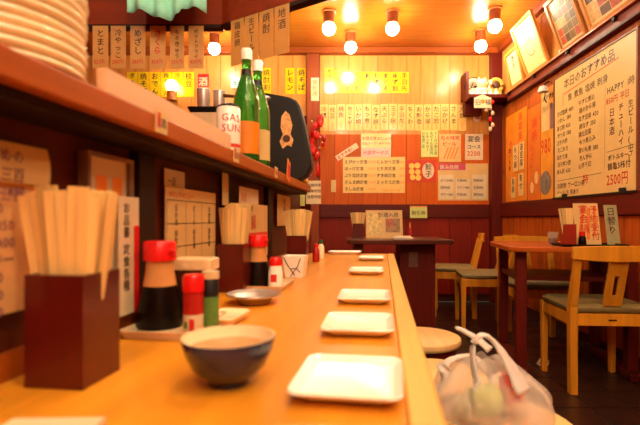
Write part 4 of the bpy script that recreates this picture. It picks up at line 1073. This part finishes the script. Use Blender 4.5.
t = thing('chopstick_box', 'red chopstick box with wooden chopsticks on the dining table tray', 'box', T(tx0.x-.115, tx0.y+.0, tx0.z))
b = MB(); b.box(-.03, -.026, -.03, .03, 0, .12); b.box(.026, .03, -.03, .03, 0, .12); b.box(-.026, .026, -.03, -.026, 0, .12); b.box(-.026, .026, .026, .03, 0, .12); b.build('walls', mat('red_box', (150, 40, 22), .35), t)
MB().box(-.026, .026, -.026, .026, 0, .005).build('bottom', M_LACQ2, t)
for i in range(6):
    o = bpy.data.objects.new('chopstick_pair', CHOP); col.objects.link(o); u = i/5-.5
    o.matrix_world = T(tx0.x-.115+u*.026, tx0.y+.006*(-1)**i, tx0.z+.007) @ RY(u*9-4)
    tag(o, 'disposable wooden chopsticks standing in the dining table box', 'chopsticks', 'chopsticks in the dining table box')
t = thing('soy_bottle', 'small soy bottle on the dining table tray with a red cap', 'bottle', T(tx0.x-.052, tx0.y-.03, tx0.z))
MB().lathe([(.020, 0), (.022, .003), (.019, .04), (.014, .055)], 18).build('sauce_body', M_SOY, t, smooth=50)
MB().lathe([(.016, .055), (.016, .078), (.0001, .080)], 18).build('cap', M_REDP, t, smooth=50)
a = math.radians(10)
t = sheet('standing_menu', 'orange printed menu leaning upright on the dining table tray', 'menu', frame((tx0.x-.045, tx0.y+.045, tx0.z), (1, 0, 0), (0, math.sin(a), math.cos(a)), (0, -math.cos(a), math.sin(a))), .145, .245, M_PAPC,
          [('orange_print', M_INKO, line(line(line(MB(), .02, .03, .06, .23, .02), .07, .03, .09, .22, .02), .11, .05, .125, .23, .016)), ('lettering', M_INKR, MB().text('宴会鍋', .055, .235, .055, True, z=.0006).text('予約受付', .115, .23, .05, True, z=.0006))], th=.004)
t = sheet('greenish_menu', 'pale green menu card propped beside the orange menu', 'menu', frame((tx0.x+.135, tx0.y+.045, tx0.z), (1, 0, 0), (0, math.sin(a), math.cos(a)), (0, -math.cos(a), math.sin(a))), .075, .235, mat('grey_green_sheet', (160, 150, 104), .5),
          [('lettering', M_INKB, MB().text('日替り', .037, .22, .052, True))], th=.004)
p = ontab(553, 244)
t = thing('glass_tumbler', 'small clear tumbler standing on the dining table', 'glass', T(p.x, p.y, TZT))
MB().lathe([(.026, 0), (.032, .075), (.030, .075), (.0245, .006), (.0001, .006)], 20).build('tumbler_body', M_CLEAR, t, smooth=50)
MB().lathe([(.0255, .0065), (.028, .035), (.0001, .035)], 20).build('tea', mat('pale_tea', (190, 130, 60), .2, trans=.5), t, smooth=50)

# far table
t = thing('far_table', 'dark narrow table with slab base at the end of the counter', 'table', T(.51, 3.66, 0))
MB().prism([(a_, b_) for a_, b_, _ in rr(.40, .30, .03, 0)], .69, .722).build('tabletop', wood('far_table_wood', (84, 34, 20), 'x', .35, .2, coat=.2), t, bevel=.004, smooth=30)
MB().box(.02, .30, -.10, .15, .0, .69).build('slab_base', W_DARKV, t, bevel=.003)
MB().box(-.34, -.28, -.22, .22, 0, .69).build('side_leg', W_DARKV, t, bevel=.003)
MB().box(.09, .16, -.106, -.10, .50, .62).build('base_plate', mat('dull_plate', (110, 66, 44), .5), t)
FZ = .7228
Yt = 3.62; s = Yt/F
a = math.radians(12)
wd, ht = 37*s, 29*s
pr = MB(); rect(pr, .02, .13, .03, ht-.02); pr2 = MB(); rect(pr2, .16, wd-.02, .05, ht-.07)
sheet('folding_menu', 'cream folding menu with pictures standing on the far table', 'menu', frame(((366-VX)*s, Yt, FZ), (1, 0, 0), (0, math.sin(a), math.cos(a)), (0, -math.cos(a), math.sin(a))), wd, ht, M_PAPC,
      [('picture_print', mat('menu_photo', (150, 110, 60), .5, var=.5, scale=30), pr2), ('pale_print', mat('menu_pale', (226, 190, 110), .5, var=.4, scale=40), pr), ('lettering', M_INK, MB().text('新酒入荷', .10, ht-.055, .042)), ('red_lettering', M_INKR, MB().text('日', .16, .10, .07, z=.0006))], th=.004)
t = thing('chopstick_box', 'brown chopstick box behind the folding menu on the far table', 'box', T((358-VX)/F*3.74, 3.74, FZ))
b = MB(); b.box(-.045, -.04, -.03, .03, 0, .12); b.box(.04, .045, -.03, .03, 0, .12); b.box(-.04, .04, -.03, -.026, 0, .12); b.box(-.04, .04, .026, .03, 0, .12); b.build('walls', M_LACQ, t)
MB().box(-.04, .04, -.026, .026, 0, .005).build('bottom', M_LACQ2, t)
for i in range(6):
    o = bpy.data.objects.new('chopstick_pair', CHOP); col.objects.link(o); u = i/5-.5
    o.matrix_world = T((358-VX)/F*3.74+u*.05, 3.74+.006*(-1)**i, FZ+.007) @ RY(u*16)
    tag(o, 'disposable wooden chopsticks standing in the far table box', 'chopsticks', 'chopsticks in the far table box')
Yt = 3.48; s = Yt/F
t = thing('oshibori_tray', 'small white oblong dish with a rolled towel on the far table', 'dish', T((403-VX)*s, Yt, FZ))
MB().rings([rr(.075, .03, .01, 0), rr(.085, .038, .012, .014), rr(.081, .034, .012, .014), rr(.07, .026, .01, .004)]).build('dish', M_WHITE, t, smooth=30)
MB().tube([(-.06, 0, .016), (.06, 0, .016)], .012, 10).build('rolled_towel', M_PAPW, t, smooth=60)
t = thing('orange_bottle', 'tiny orange-topped bottle beside the folding menu', 'bottle', T((410-VX)/F*3.68, 3.68, FZ))
MB().lathe([(.016, 0), (.017, .003), (.015, .06), (.006, .085)], 14).build('bottle_body', M_DKRED, t, smooth=50)
MB().lathe([(.007, .085), (.006, .125), (.0001, .128)], 12).build('nozzle', M_INKO, t, smooth=50)

# crumpled tissue on the floor
p = on_z(533, 366, .0)
rg = []; rnd = random.Random(4)
mb = MB().ball((0, 0, .018), .028, 1.3, .9, .7, 12, 7); mb.v = [(x*(1+rnd.uniform(-.25, .25)), y*(1+rnd.uniform(-.25, .25)), max(.0005, z*(1+rnd.uniform(-.3, .3)))) for x, y, z in mb.v]
o = mb.build('crumpled_tissue', M_PAPW, M=T(p.x+.06, p.y, .0005)); tag(o, 'crumpled white tissue on the dark floor by the table foot', 'tissue')

# long runs of writing: characters too small to pick apart singly
for o in bpy.data.objects:
    if o.type == 'MESH' and o.parent and o.name.split('.')[0] in ('lettering', 'price', 'handwriting', 'red_handwriting') and (len(o.data.polygons) > 350 or 'handwriting' in o.name): o['kind'] = 'stuff'
